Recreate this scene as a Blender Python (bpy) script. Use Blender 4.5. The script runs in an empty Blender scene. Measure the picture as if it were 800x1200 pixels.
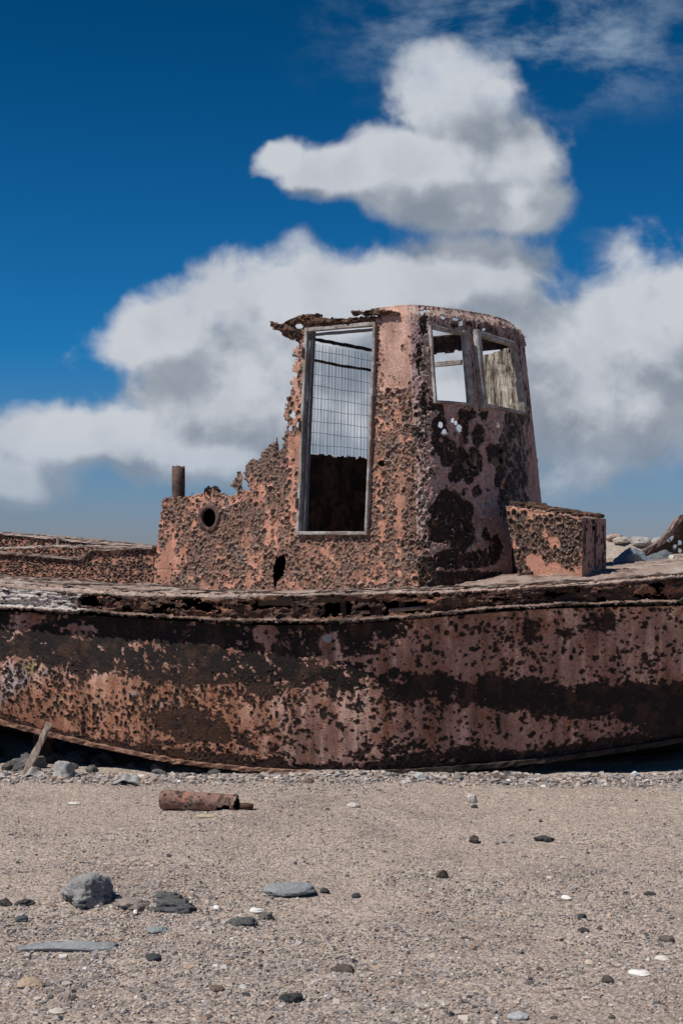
import bpy, math, random
import numpy as np
from mathutils import Vector
R = math.radians
rnd = random.Random(7)
# ------------------------------------------------------------------ camera, sky, sun, exposure
CAMY, CAMH, F, HZ = -11.4, 1.75, 1716.0, 648.0
scene = bpy.context.scene
cam = bpy.data.objects.new('camera', bpy.data.cameras.new('camera'))
scene.collection.objects.link(cam); scene.camera = cam
cam.location = (0, CAMY, CAMH); cam.rotation_euler = (R(90), 0, 0)
cam.data.sensor_fit = 'VERTICAL'; cam.data.sensor_height = 36; cam.data.lens = 36*F/1200
cam.data.shift_y = (HZ-600)/1200
cam.data.clip_end = 3000
cam.data.dof.use_dof = True; cam.data.dof.focus_distance = 11.8; cam.data.dof.aperture_fstop = 9
scene.render.resolution_x = 682; scene.render.resolution_y = 1024
scene.view_settings.view_transform = 'Standard'; scene.view_settings.look = 'None'
scene.view_settings.gamma = 1; scene.view_settings.exposure = 0.0
scene.cycles.max_bounces = 4; scene.cycles.diffuse_bounces = 2; scene.cycles.glossy_bounces = 1; scene.cycles.transparent_max_bounces = 4
SUN = Vector((-.475, -.205, .857)).normalized()
sd = bpy.data.lights.new('sun', 'SUN'); sd.energy = 4.7; sd.angle = R(.5); sd.color = (1, .95, .88)
so = bpy.data.objects.new('sun', sd); scene.collection.objects.link(so)
so.rotation_euler = SUN.to_track_quat('Z', 'Y').to_euler()

world = bpy.data.worlds.new('World'); scene.world = world; world.use_nodes = True
SKY_GAIN, SKY_SAT = 1.0, 1.0
def build_world():
    nt = world.node_tree; N = nt.nodes; L = nt.links
    bg = N['Background']; bg.inputs['Strength'].default_value = .10
    def setin(t, s, v):
        if hasattr(v, 'node'): t.links.new(v, s)
        else: s.default_value = v
    def math_(t, op, a, b=None, c=None, clamp=False):
        n = t.nodes.new('ShaderNodeMath'); n.operation = op; n.use_clamp = clamp
        setin(t, n.inputs[0], a)
        if b is not None: setin(t, n.inputs[1], b)
        if c is not None: setin(t, n.inputs[2], c)
        return n.outputs[0]
    def vm(t, op, a, b=None):
        n = t.nodes.new('ShaderNodeVectorMath'); n.operation = op
        setin(t, n.inputs[0], a)
        if b is not None: setin(t, n.inputs[1], b)
        return n.outputs['Value'] if op in ('LENGTH', 'DOT_PRODUCT') else n.outputs[0]
    def smooth(t, x, a, b, to0=0., to1=1.):
        n = t.nodes.new('ShaderNodeMapRange'); n.interpolation_type = 'SMOOTHSTEP'
        setin(t, n.inputs[0], x); n.inputs[1].default_value = a; n.inputs[2].default_value = b
        n.inputs[3].default_value = to0; n.inputs[4].default_value = to1
        return n.outputs[0]
    def mix(t, f, a, b, mode='MIX'):
        n = t.nodes.new('ShaderNodeMix'); n.data_type = 'RGBA'; n.blend_type = mode
        setin(t, n.inputs[0], f); setin(t, n.inputs[6], a); setin(t, n.inputs[7], b)
        return n.outputs[2]
    # cloud density on the plane of directions (tangent plane towards the sea)
    g = bpy.data.node_groups.new('cloud_density', 'ShaderNodeTree')
    g.interface.new_socket('P', in_out='INPUT', socket_type='NodeSocketVector')
    g.interface.new_socket('D', in_out='OUTPUT', socket_type='NodeSocketFloat')
    gi = g.nodes.new('NodeGroupInput'); go = g.nodes.new('NodeGroupOutput')
    P = gi.outputs[0]
    def noise(t, p, sc, det, rough, dist=0., four=0.):
        n = t.nodes.new('ShaderNodeTexNoise'); n.noise_dimensions = '3D'
        t.links.new(p, n.inputs['Vector']); n.inputs['Scale'].default_value = sc
        n.inputs['Detail'].default_value = det; n.inputs['Roughness'].default_value = rough
        n.inputs['Distortion'].default_value = dist
        return n
    # warp
    w = noise(g, P, 1.3, 3, .5)
    wv = vm(g, 'MULTIPLY', vm(g, 'SUBTRACT', w.outputs['Color'], (.5, .5, .5)), (.62, .45, 0))
    PW = vm(g, 'ADD', P, wv)
    ell = [(322,190,46,24),(400,202,90,36),(490,200,120,58),(528,118,84,76),(585,188,88,68),(605,238,80,42),(530,240,120,42),
           (195,400,95,58),(400,370,220,100),(540,330,130,75),(330,475,240,105),(95,512,140,52),(0,560,120,42),(260,535,210,42),
           (520,450,330,170),(780,400,150,130),(700,470,220,110),(960,420,260,160)]
    acc = None
    for cx, cy, rx, ry in ell:
        v = vm(g, 'MULTIPLY', vm(g, 'SUBTRACT', PW, (cx/100, cy/100, 0)), (100/rx, 100/ry, 0))
        d = vm(g, 'LENGTH', v)
        e = math_(g, 'SUBTRACT', 1.0, d)
        if acc is None: acc = e
        else: acc = math_(g, 'SMOOTH_MAX', acc, e, .22)
    n1 = noise(g, P, 1.35, 7, .54, .25).outputs[0]
    dn = math_(g, 'MULTIPLY_ADD', math_(g, 'SUBTRACT', n1, .5), 1.1, acc)
    g.links.new(dn, go.inputs[0])
    # direction -> tangent plane
    tc = N.new('ShaderNodeTexCoord'); sx = N.new('ShaderNodeSeparateXYZ'); L.new(tc.outputs['Generated'], sx.inputs[0])
    dy = math_(nt, 'MAXIMUM', math_(nt, 'ABSOLUTE', sx.outputs[1]), .12)
    u = math_(nt, 'MULTIPLY_ADD', math_(nt, 'DIVIDE', sx.outputs[0], dy), F/100, 4.0)
    v = math_(nt, 'MULTIPLY_ADD', math_(nt, 'DIVIDE', sx.outputs[2], dy), -F/100, HZ/100)
    cb = N.new('ShaderNodeCombineXYZ'); L.new(u, cb.inputs[0]); L.new(v, cb.inputs[1])
    def dens(off):
        n = N.new('ShaderNodeGroup'); n.node_tree = g
        L.new(vm(nt, 'ADD', cb.outputs[0], off), n.inputs[0]); return n.outputs[0]
    d0 = dens((0, 0, 0)); d1 = dens((-.30, -.50, 0)); 
    # sky
    sk = N.new('ShaderNodeTexSky'); sk.sky_type = 'NISHITA'; sk.sun_disc = False
    sk.sun_elevation = math.asin(SUN.z); sk.sun_rotation = math.atan2(SUN.x, SUN.y)
    sk.air_density = 1.0; sk.dust_density = .3; sk.ozone_density = 3.0; sk.altitude = 0
    ramp = N.new('ShaderNodeValToRGB'); e = math_(nt, 'MULTIPLY', sx.outputs[2], 2.2, clamp=True)
    L.new(e, ramp.inputs[0])
    cr = ramp.color_ramp
    cr.elements[0].position = 0.0; cr.elements[0].color = TINT[0]+(1,)
    cr.elements[1].position = 1.0; cr.elements[1].color = TINT[3]+(1,)
    k = cr.elements.new(.3); k.color = TINT[1]+(1,)
    k = cr.elements.new(.75); k.color = TINT[2]+(1,)
    sky = mix(nt, 1.0, sk.outputs[0], ramp.outputs[0], 'MULTIPLY')
    cov = smooth(nt, d0, -.06, .40)
    lit = smooth(nt, math_(nt, 'SUBTRACT', d0, d1), -.25, .38)
    inner = smooth(nt, d0, .25, 1.15)
    n2 = noise(nt, cb.outputs[0], 1.1, 6, .55, .3).outputs[0]
    sh = math_(nt, 'MULTIPLY_ADD', smooth(nt, n2, .30, .70), .30, math_(nt, 'MULTIPLY', lit, .85))
    sh = math_(nt, 'SUBTRACT', sh, math_(nt, 'MULTIPLY', inner, .13), clamp=True)
    cc = mix(nt, sh, CLOUD_SH+(1,), CLOUD_LT+(1,))
    # lower bank melts into the haze above the sea
    fade = smooth(nt, v, 4.9, 6.2, 1., .5)
    cov2 = math_(nt, 'MULTIPLY', cov, fade)
    out = mix(nt, cov2, sky, cc)
    # thin veil streaks
    mp = vm(nt, 'MULTIPLY', cb.outputs[0], (.8, 1.5, 1))
    veil = noise(nt, mp, .9, 8, .6, .12).outputs[0]
    vr = vm(nt, 'LENGTH', vm(nt, 'MULTIPLY', vm(nt, 'SUBTRACT', cb.outputs[0], (6.2, .45, 0)), (.36, .9, 0)))
    vk = math_(nt, 'MULTIPLY', smooth(nt, veil, .42, .72), smooth(nt, vr, 1.15, .15))
    out = mix(nt, math_(nt, 'MULTIPLY', vk, .9), out, (3.0, 4.0, 5.2, 1))
    L.new(out, bg.inputs['Color'])
TINT = [(.40,.45,.70), (.05,.40,.72), (.004,.245,.43), (.003,.205,.355)]
CLOUD_SH, CLOUD_LT = (2.35, 2.75, 3.35), (5.7, 6.0, 6.5)
build_world()

# ------------------------------------------------------------------ helpers
C = scene.collection
def tag(o, label=None, cat=None, group=None, kind=None):
    if label: o['label'] = label
    if cat: o['category'] = cat
    if group: o['group'] = group
    if kind: o['kind'] = kind
    return o
def X(px, Y): return (px-400)*(Y-CAMY)/F
def Z(py, Y): return CAMH-(py-HZ)*(Y-CAMY)/F
def pix(P):
    d = P[..., 1]-CAMY
    return 400+F*P[..., 0]/d, HZ-F*(P[..., 2]-CAMH)/d
_tabs = {}
def vn(x, y, seed=0):
    if seed not in _tabs: _tabs[seed] = np.random.RandomState(seed+11).rand(256, 256)
    T = _tabs[seed]
    xi = np.floor(x).astype(int); yi = np.floor(y).astype(int)
    fx = x-xi; fy = y-yi; fx = fx*fx*(3-2*fx); fy = fy*fy*(3-2*fy)
    a = T[xi & 255, yi & 255]; b = T[(xi+1) & 255, yi & 255]; c = T[xi & 255, (yi+1) & 255]; d = T[(xi+1) & 255, (yi+1) & 255]
    return (a*(1-fx)+b*fx)*(1-fy)+(c*(1-fx)+d*fx)*fy
def fbm(x, y, o=4, seed=0, rough=.5):
    s = 0; a = 1; t = 0
    for k in range(o):
        s = s+a*(vn(x*2**k+17*k, y*2**k+31*k, seed+k)-.5); t += a*.5; a *= rough
    return s/t
def sstep(x, a, b):
    t = np.clip((x-a)/(b-a), 0, 1); return t*t*(3-2*t)
def mixc(c, col, f):
    f = np.asarray(f)[..., None]; return c*(1-f)+np.asarray(col)*f
def in_poly(px, py, poly):
    ins = np.zeros(px.shape, bool); n = len(poly)
    for i in range(n):
        x0, y0 = poly[i]; x1, y1 = poly[(i+1) % n]
        if y0 == y1: continue
        c = ((y0 > py) != (y1 > py)) & (px < (x1-x0)*(py-y0)/(y1-y0)+x0)
        ins ^= c
    return ins
def blob(px, py, cx, cy, rx, ry): return np.clip(1.3-np.hypot((px-cx)/rx, (py-cy)/ry), 0, 1)
def mesh_obj(name, V, Fc, mats, parent=None, col=None, smooth=True, mi=None):
    V = np.asarray(V, dtype=np.float32)
    me = bpy.data.meshes.new(name)
    if isinstance(Fc, np.ndarray):
        n, k = Fc.shape
        me.vertices.add(len(V)); me.vertices.foreach_set('co', V.ravel())
        me.loops.add(n*k); me.loops.foreach_set('vertex_index', Fc.astype(np.int32).ravel())
        me.polygons.add(n); me.polygons.foreach_set('loop_start', np.arange(0, n*k, k, dtype=np.int32))
        me.update(calc_edges=True)
    else:
        me.from_pydata(V.tolist(), [], Fc)
    me.polygons.foreach_set('use_smooth', np.full(len(me.polygons), smooth))
    for m in (mats if isinstance(mats, (list, tuple)) else [mats]): me.materials.append(m)
    if mi is not None: me.polygons.foreach_set('material_index', np.asarray(mi, dtype=np.int32))
    if col is not None:
        a = me.color_attributes.new('Col', 'FLOAT_COLOR', 'POINT')
        c = np.ones((len(V), 4), np.float32); c[:, :3] = col; a.data.foreach_set('color', c.ravel())
    me.update()
    o = bpy.data.objects.new(name, me); C.objects.link(o)
    if parent is not None: o.parent = parent
    return o
# ------------------------------------------------------------------ materials
def material(name, base=None, attr=False, var=.25, scale=40, bump=.4, bscale=120, rough=.9, metal=0., tone2=None, det=6, bdist=.004, stretch=(1, 1, 1), spec=.25):
    m = bpy.data.materials.new(name); m.use_nodes = True; nt = m.node_tree; N = nt.nodes; L = nt.links
    b = N['Principled BSDF']; b.inputs['Roughness'].default_value = rough; b.inputs['Metallic'].default_value = metal
    b.inputs['Specular IOR Level'].default_value = spec
    tc = N.new('ShaderNodeTexCoord'); mp = N.new('ShaderNodeMapping'); mp.inputs['Scale'].default_value = stretch
    L.new(tc.outputs['Object'], mp.inputs[0])
    n = N.new('ShaderNodeTexNoise'); n.inputs['Scale'].default_value = scale; n.inputs['Detail'].default_value = det; n.inputs['Roughness'].default_value = .6
    L.new(mp.outputs[0], n.inputs['Vector'])
    mr = N.new('ShaderNodeMapRange'); L.new(n.outputs[0], mr.inputs[0]); mr.inputs[1].default_value = .28; mr.inputs[2].default_value = .72
    mr.inputs[3].default_value = 1-var; mr.inputs[4].default_value = 1+var
    mx = N.new('ShaderNodeMix'); mx.data_type = 'RGBA'; mx.blend_type = 'MULTIPLY'; mx.inputs[0].default_value = 1
    if attr:
        a = N.new('ShaderNodeAttribute'); a.attribute_name = 'Col'; src = a.outputs['Color']
    else:
        src = None
        if tone2:
            m2 = N.new('ShaderNodeMix'); m2.data_type = 'RGBA'; m2.inputs[6].default_value = tuple(base)+(1,); m2.inputs[7].default_value = tuple(tone2)+(1,)
            n3 = N.new('ShaderNodeTexNoise'); n3.inputs['Scale'].default_value = scale*.3; n3.inputs['Detail'].default_value = 8; n3.inputs['Roughness'].default_value = .65
            L.new(mp.outputs[0], n3.inputs['Vector'])
            r3 = N.new('ShaderNodeMapRange'); r3.inputs[1].default_value = .42; r3.inputs[2].default_value = .58; L.new(n3.outputs[0], r3.inputs[0]); L.new(r3.outputs[0], m2.inputs[0])
            src = m2.outputs[2]
    if src is not None: L.new(src, mx.inputs[6])
    else: mx.inputs[6].default_value = tuple(base)+(1,)
    L.new(mr.outputs[0], mx.inputs[7]); L.new(mx.outputs[2], b.inputs['Base Color'])
    nb = N.new('ShaderNodeTexNoise'); nb.inputs['Scale'].default_value = bscale; nb.inputs['Detail'].default_value = 5
    L.new(mp.outputs[0], nb.inputs['Vector'])
    bp = N.new('ShaderNodeBump'); bp.inputs['Strength'].default_value = bump; bp.inputs['Distance'].default_value = bdist
    L.new(nb.outputs[0], bp.inputs['Height']); L.new(bp.outputs[0], b.inputs['Normal'])
    return m
M = dict(
    crust=material('corroded_steel', attr=True, var=.38, scale=55, bump=.9, bscale=110, bdist=.005),
    inner=material('inner_rust', (.085, .052, .038), var=.5, scale=18, bump=.8, bscale=60, tone2=(.022, .017, .015)),
    dark=material('hull_underside', (.035, .022, .018), var=.5, scale=8, bump=.6, bscale=40),
    iron=material('rusty_iron', (.13, .075, .05), var=.5, scale=30, bump=.9, bscale=90, tone2=(.05, .03, .024)),
    blackiron=material('blackened_iron', (.05, .035, .03), var=.5, scale=30, bump=.9, bscale=90, tone2=(.02, .016, .015)),
    alu=material('weathered_aluminium', (.40, .385, .375), var=.35, scale=25, bump=.8, bscale=90, tone2=(.24, .195, .17), rough=.8),
    aludark=material('dark_aluminium', (.15, .15, .17), var=.3, scale=30, bump=.3, bscale=150, rough=.6),
    wood=material('bleached_wood', (.58, .52, .43), var=.45, scale=14, bump=1., bscale=30, tone2=(.10, .08, .065), stretch=(6, 6, .8)),
    ground=None,
    pebble=material('gravel_grains', attr=True, var=.15, scale=200, bump=.2, bscale=300),
    rock=material('stone', attr=True, var=.3, scale=40, bump=.9, bscale=90, bdist=.01),
)
# ------------------------------------------------------------------ crust panel: a dense sheet of corroded plate
class Panel:
    def __init__(s, pos, W, H, res, seed):
        s.nu = int(W/res)+1; s.nv = int(H/res)+1; s.seed = seed; s.res = res
        u = np.linspace(0, W, s.nu); v = np.linspace(0, H, s.nv)
        s.U, s.V = np.meshgrid(u, v, indexing='ij')
        s.P = pos(s.U, s.V)
        du = np.gradient(s.P, axis=0); dv = np.gradient(s.P, axis=1)
        n = np.cross(du, dv); n /= np.linalg.norm(n, axis=2, keepdims=True)+1e-9
        s.N = n; s.px, s.py = pix(s.P)
        s.rust = np.zeros_like(s.U); s.disp = np.zeros_like(s.U); s.lip = np.zeros_like(s.U)
        s.keep = np.ones(s.U.shape, bool); s.W = W; s.H = H
        s.wu = fbm(s.U*45, s.V*45, 3, seed+3); s.wv = fbm(s.U*45+9, s.V*45+5, 3, seed+5)
    def craters(s, n, rmin, rmax, density, depth=.35, lip=.55, power=2., seed=0, aspect=(.8, 1.3), warp=.45, hole=0., lipmax=.014):
        rs = np.random.RandomState(s.seed*13+seed)
        r_ = s.res
        cu = rs.rand(n)*s.W; cv = rs.rand(n)*s.H
        iu = np.clip((cu/s.W*(s.nu-1)).astype(int), 0, s.nu-1); iv = np.clip((cv/s.H*(s.nv-1)).astype(int), 0, s.nv-1)
        ok = rs.rand(n) < density[iu, iv]
        rad = rmin+(rmax-rmin)*rs.rand(n)**power
        asp = aspect[0]+(aspect[1]-aspect[0])*rs.rand(n); ph = rs.rand(n)*6.28; hh = rs.rand(n); am = rs.rand(n)
        su = s.W/(s.nu-1); sv = s.H/(s.nv-1)
        for k in np.nonzero(ok)[0]:
            r = rad[k]; m = 1.7*r
            a0 = max(0, int((cu[k]-m)/su)); a1 = min(s.nu, int((cu[k]+m)/su)+2)
            b0 = max(0, int((cv[k]-m*1.3)/sv)); b1 = min(s.nv, int((cv[k]+m*1.3)/sv)+2)
            if a1-a0 < 2 or b1-b0 < 2: continue
            sl = (slice(a0, a1), slice(b0, b1))
            dx = s.U[sl]-cu[k]+s.wu[sl]*r*warp; dy = (s.V[sl]-cv[k]+s.wv[sl]*r*warp)/asp[k]
            d = np.hypot(dx, dy)/r
            ang = np.cos(np.arctan2(dy, dx)-ph[k])
            ins = sstep(d, 1.05, .82)
            s.rust[sl] = np.maximum(s.rust[sl], ins)
            lp = np.exp(-((d-1.02)/.17)**2)*(.45+.55*ang)
            L = min(lip*r, lipmax)*(.5+am[k])
            base = -depth*min(r, .03)*(1-d*d).clip(0, 1)
            s.disp[sl] = np.where(d < 1.0, s.disp[sl]*.45+base, s.disp[sl])+lp.clip(0, 1)*L
            s.lip[sl] = np.maximum(s.lip[sl]*np.where(d < .8, .3, 1), lp.clip(0, 1))
            if hh[k] < hole: s.keep[sl] &= ~(d < .62)
    def build(s, name, mats, parent, col, thick=.006, back=True, dispscale=1.0):
        P = s.P+s.N*(s.disp*dispscale)[..., None]
        idx = np.arange(s.nu*s.nv).reshape(s.nu, s.nv)
        k = s.keep[:-1, :-1] & s.keep[1:, :-1] & s.keep[:-1, 1:] & s.keep[1:, 1:]
        q = np.stack([idx[:-1, :-1][k], idx[1:, :-1][k], idx[1:, 1:][k], idx[:-1, 1:][k]], 1)
        V = P.reshape(-1, 3); Cc = col.reshape(-1, 3); mi = np.zeros(len(q), int)
        if back:
            e = np.concatenate([q[:, [0, 1]], q[:, [1, 2]], q[:, [2, 3]], q[:, [3, 0]]])
            n_ = s.nu*s.nv
            key = np.minimum(e[:, 0], e[:, 1]).astype(np.int64)*n_+np.maximum(e[:, 0], e[:, 1])
            _, inv, cnt = np.unique(key, return_inverse=True, return_counts=True)
            be = e[cnt[inv.ravel()] == 1]
            VB = (s.P-s.N*thick+s.N*(np.minimum(s.disp, 0)*dispscale)[..., None]).reshape(-1, 3)
            rim = np.stack([be[:, 1], be[:, 0], be[:, 0]+n_, be[:, 1]+n_], 1)
            nq = len(q)
            q = np.concatenate([q, q[:, ::-1]+n_, rim]); V = np.concatenate([V, VB]); Cc = np.concatenate([Cc, Cc])
            mi = np.concatenate([np.zeros(nq, int), np.ones(nq, int), np.zeros(len(be), int)])
        used, inv = np.unique(q.ravel(), return_inverse=True)
        q = inv.reshape(q.shape); V = V[used]; Cc = Cc[used]
        return mesh_obj(name, V, q, mats, parent, Cc, True, mi)
PAINT = np.array((.47, .235, .165)); PINK = np.array((.51, .315, .255)); ORANGE = np.array((.40, .15, .075))
RD = np.array((.032, .021, .018)); RM = np.array((.13, .070, .048)); RG = np.array((.20, .145, .12)); LIP = np.array((.42, .29, .23))
def crust_colour(p, paint, dark=.5, lipc=LIP):
    """worn paint over rust: paint (array or colour), rust colour from noise"""
    n = fbm(p.U*22, p.V*22, 4, p.seed+21); n2 = fbm(p.U*60, p.V*60, 3, p.seed+31); n3 = fbm(p.U*5, p.V*2.2, 4, p.seed+41)
    c = np.broadcast_to(paint, p.U.shape+(3,)).copy()
    c = c*(1+.18*n[..., None]+.10*n3[..., None])
    streak = sstep(fbm(p.U*26, p.V*2.0, 4, p.seed+51), .15, .6)
    c = mixc(c, ORANGE, streak*.5)
    rc = mixc(np.broadcast_to(RD, c.shape), RM, sstep(n+.6*n2, -.5+dark*.6, .5+dark*.3))
    rc = mixc(rc, RG, sstep(n2-.5*n, .05, .7)*(1-dark)*.9)
    c = mixc(c, rc, np.clip(p.rust, 0, 1))
    c = mixc(c, lipc, np.clip(p.lip*1.2-.45, 0, 1)*.85)
    return np.clip(c, .008, .9)
def beam(name, mat, parent, pts, w, h, up=(0, 0, 1), jit=.0, seg=.05, seed=0, col=None, taper=None, closed_ends=True, build=True):
    """rectangular bar swept along a polyline, worn edges"""
    rs = np.random.RandomState(seed+5); up = Vector(up)
    P = [Vector(p) for p in pts]; Q = [P[0]]
    for a, b in zip(P, P[1:]):
        k = max(1, int((b-a).length/seg))
        for i in range(1, k+1): Q.append(a.lerp(b, i/k))
    V = []; Fc = []
    for i, p in enumerate(Q):
        t = (Q[min(i+1, len(Q)-1)]-Q[max(i-1, 0)]).normalized(); s_ = t.cross(up).normalized(); n = s_.cross(t)
        f = 1 if taper is None else taper(i/(len(Q)-1))
        b = min(w, h)*.16
        prof = [(-w/2+b, -h/2), (w/2-b, -h/2), (w/2, -h/2+b), (w/2, h/2-b), (w/2-b, h/2), (-w/2+b, h/2), (-w/2, h/2-b), (-w/2, -h/2+b)]
        for (a, c_) in prof:
            j = rs.randn(3)*jit
            V.append(tuple(p+s_*(a*f)+n*(c_*f)+Vector(j)))
    for i in range(len(Q)-1):
        for k in range(8):
            Fc.append((i*8+k, i*8+(k+1) % 8, (i+1)*8+(k+1) % 8, (i+1)*8+k))
    Fc.append(tuple(range(7, -1, -1))); e = (len(Q)-1)*8; Fc.append(tuple(range(e, e+8)))
    if not build: return V, Fc
    return mesh_obj(name, V, Fc, mat, parent, smooth=False)
def merge(parts):
    V = []; Fc = []
    for v, f in parts:
        o = len(V); V += list(v); Fc += [tuple(i+o for i in q) for q in f]
    return V, Fc
def tube(pts, r, n=6):
    V = []; Fc = []; P = [Vector(p) for p in pts]
    for i, p in enumerate(P):
        t = (P[min(i+1, len(P)-1)]-P[max(i-1, 0)]).normalized(); a = t.orthogonal().normalized()
        if i and a.dot(pa) < 0: a = -a
        pa = a; b = t.cross(a); rr = r[i] if isinstance(r, (list, tuple)) else r
        for k in range(n):
            g = 2*math.pi*k/n; V.append(tuple(p+a*(rr*math.cos(g))+b*(rr*math.sin(g))))
    for i in range(len(P)-1):
        for k in range(n): Fc.append((i*n+k, i*n+(k+1) % n, (i+1)*n+(k+1) % n, (i+1)*n+k))
    Fc.append(tuple(range(n-1, -1, -1))); e = (len(P)-1)*n; Fc.append(tuple(range(e, e+n)))
    return V, Fc

# ------------------------------------------------------------------ hull lines
def curve(tab):
    xs = np.array([t[0] for t in tab], float); ys = np.array([t[1] for t in tab], float)
    g = np.linspace(xs[0], xs[-1], 800); v = np.interp(g, xs, ys)
    k = 61; ker = np.hanning(k); ker /= ker.sum()
    v2 = np.convolve(np.pad(v, k//2, mode='reflect', reflect_type='odd'), ker, 'valid')
    return lambda x: np.interp(x, g, v2)
Yh = curve([(-6.4, 3.6), (-5.8, 2.7), (-4.5, 1.65), (-2.8, .86), (-1.4, .38), (0.3, 0.02), (1.5, .08), (2.8, .38), (4.2, .98), (5.4, 1.8), (6.4, 2.6)])
Yf = curve([(-6.4, 3.8), (-5.8, 5.0), (-4.5, 6.0), (-2.8, 6.2), (0, 5.6), (2, 4.9), (4.2, 4.0), (5.4, 3.2), (6.4, 2.8)])
def px2x(px):
    x = (px-400)/150
    for _ in range(30): x = (px-400)*(float(Yh(x))-CAMY)/F
    return x
def line(tab, o=0):
    out = []
    for px, py in tab:
        x = px2x(px); out.append((x, Z(py, float(Yh(x))-o)))
    a, b = out[0], out[-1]
    return out
def ext(tab, lo, hi): return curve([(-6.4, lo)]+tab+[(6.4, hi)])
zd = ext(line([(0, 686), (100, 694), (200, 699), (300, 699), (450, 695), (560, 692), (640, 688), (800, 676)], .1), 1.62, 1.85)
zl = ext(line([(0, 712), (100, 717), (200, 723), (300, 729), (400, 728), (450, 725), (560, 715), (640, 709), (800, 706)], .1), 1.38, 1.55)
zc = ext(line([(-60, 826), (0, 846), (50, 858), (100, 870), (200, 891), (300, 903), (400, 908), (500, 907), (600, 898), (700, 886), (800, 870), (900, 848)]), .75, 1.1)
def deckz(x, Y):
    d = Y-Yh(x)
    return zd(x)+.012*np.clip(d, 0, 3)+.20*sstep(x, .6, 1.5)*np.clip(d-.03, 0, .42)

boat = bpy.data.objects.new('wrecked_boat', None); C.objects.link(boat); boat.location = (0, 2.5, 0)
tag(boat, 'wrecked rusting boat with a gutted wheelhouse, stranded on the gravel beach', 'boat wreck')
_loc = np.array((0, 2.5, 0))
# children keep world coordinates through this helper
def adopt():
    for o in list(C.objects):
        if o.parent is boat: o.matrix_parent_inverse = boat.matrix_world.inverted() if False else __import__('mathutils').Matrix.Translation((0, -2.5, 0))

# ---- near hull side
def hull_pos(U, V):
    x = -6.3+U; t = V/1.4
    z = (zl(x)-.03)*(1-t)+zc(x)*t
    w = sstep(x, -1.2, .9)
    o = (.03-.19*w)*t+(.05-.04*w)*np.sin(math.pi*np.clip(t, 0, 1))
    o = o+.012*fbm(x*1.5, t*2.5, 3, 77)
    return np.stack([x, Yh(x)-o, z], -1)
p = Panel(hull_pos, 12.6, 1.4, .0072, 3)
p.N *= np.sign(-p.N[..., 1:2])
px, py = p.px, p.py
nl = 1.6*fbm(p.U*2.6, p.V*3.6, 6, 61, .68); nm = 1.4*fbm(p.U*9, p.V*9, 5, 71, .7); nh = fbm(p.U*28, p.V*28, 4, 73, .7)
# dark fields: belt along the upper strake, diagonal belt forward
bl = np.interp(px, [-300, 0, 120, 250, 350, 480], [765, 772, 790, 800, 796, 735])      # lower limit of the dark upper strake
top = sstep(py, bl+34, bl-26)*sstep(px, 520, 440)
bc = np.interp(px, [250, 330, 480, 640, 800, 1100], [775, 780, 803, 818, 828, 850]); bh = np.interp(px, [250, 450, 700, 800], [24, 21, 22, 34])
belt = np.exp(-((py-bc)/bh)**4)*sstep(px, 200, 330)
zt = (py-(py[:, :1]))/(py[:, -1:]-py[:, :1]+1e-6)
bottom = sstep(zt, np.interp(px, [300, 650, 800], [.88, .86, .76]), .985)*1.0  # dark foot, widened to the right to paint in shade by the chine
leftdark = blob(px, py, 230, 855, 60, 40)*.5+blob(px, py, 100, 835, 50, 22)*.35+blob(px, py, 480, 880, 60, 18)*.7+blob(px, py, 560, 880, 40, 16)*.6+blob(px, py, 640, 884, 30, 10)*.5+blob(px, py, 700, 735, 24, 16)*.9+blob(px, py, 660, 740, 14, 14)*.9+blob(px, py, 620, 745, 14, 34)*.5
paintb = blob(px, py, 510, 745, 40, 40)*.4+blob(px, py, 312, 745, 14, 12)*1.5+blob(px, py, 314, 765, 5, 14)*1.3+blob(px, py, 386, 758, 11, 16)*1.6+blob(px, py, 30, 728, 28, 14)*.8+blob(px, py, 95, 738, 20, 12)*.8+blob(px, py, 20, 790, 50, 20)*.7
isl = sstep(fbm(p.U*17, p.V*11, 4, 79, .7), .16, .34)*sstep(fbm(p.U*2.1, p.V*3, 3, 80), -.25, .25)
fld = (1.0-.75*isl*sstep(px, 560, 380))*np.maximum(top, belt*np.interp(px, [330, 520, 700, 800], [.95, .92, .95, 1.0]))+bottom+.8*leftdark-paintb*1.2+.60*nl*sstep(px, 650, 350)+(.28*nl+.0)*sstep(px, 350, 650)+.52*nm+.50*nh-.58+.24*sstep(px, 480, 580)*sstep(py, 870, 720)+.06
fld = fld+np.where(px < 330, .12, .0)
p.rust = sstep(fld, -.02, .10)
p.disp = -.004*p.rust+.003*nm*p.rust
p.lip = np.exp(-((fld-.0)/.05)**2)*.45*(nh > 0)
dn = np.clip(.30+.6*sstep(fld, -.7, 0), 0, 1)
p.craters(26000, .004, .027, dn*1.25*np.clip(.8+1.2*nl, .15, 1)*np.where(px < 330, .35, 1.0), depth=.10, lip=.05, power=3.2, seed=1, warp=.8, lipmax=.004)
p.craters(24000, .005, .019, np.where(px < 345, .75, .06)*sstep(py, bl-25, bl+10)*sstep(fbm(p.U*3, p.V*3, 3, 5), -.4, .25), depth=.3, lip=.4, seed=2, aspect=(1.0, 3.0), lipmax=.006)
p.lip *= .7
hp = np.broadcast_to(np.array((.40, .225, .175)), p.U.shape+(3,)).copy()
vst = fbm(p.U*14, p.V*1.3, 4, 91)
hp = mixc(hp, (.56, .36, .29), sstep(vst, 0, .5)*.9)
hp = mixc(hp, (.30, .10, .045), sstep(fbm(p.U*11, p.V*6, 5, 93, .65), .12, .5)*.6)
hp = mixc(hp, (.25, .12, .085), sstep(vst, 0, -.6)*.7)
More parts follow.
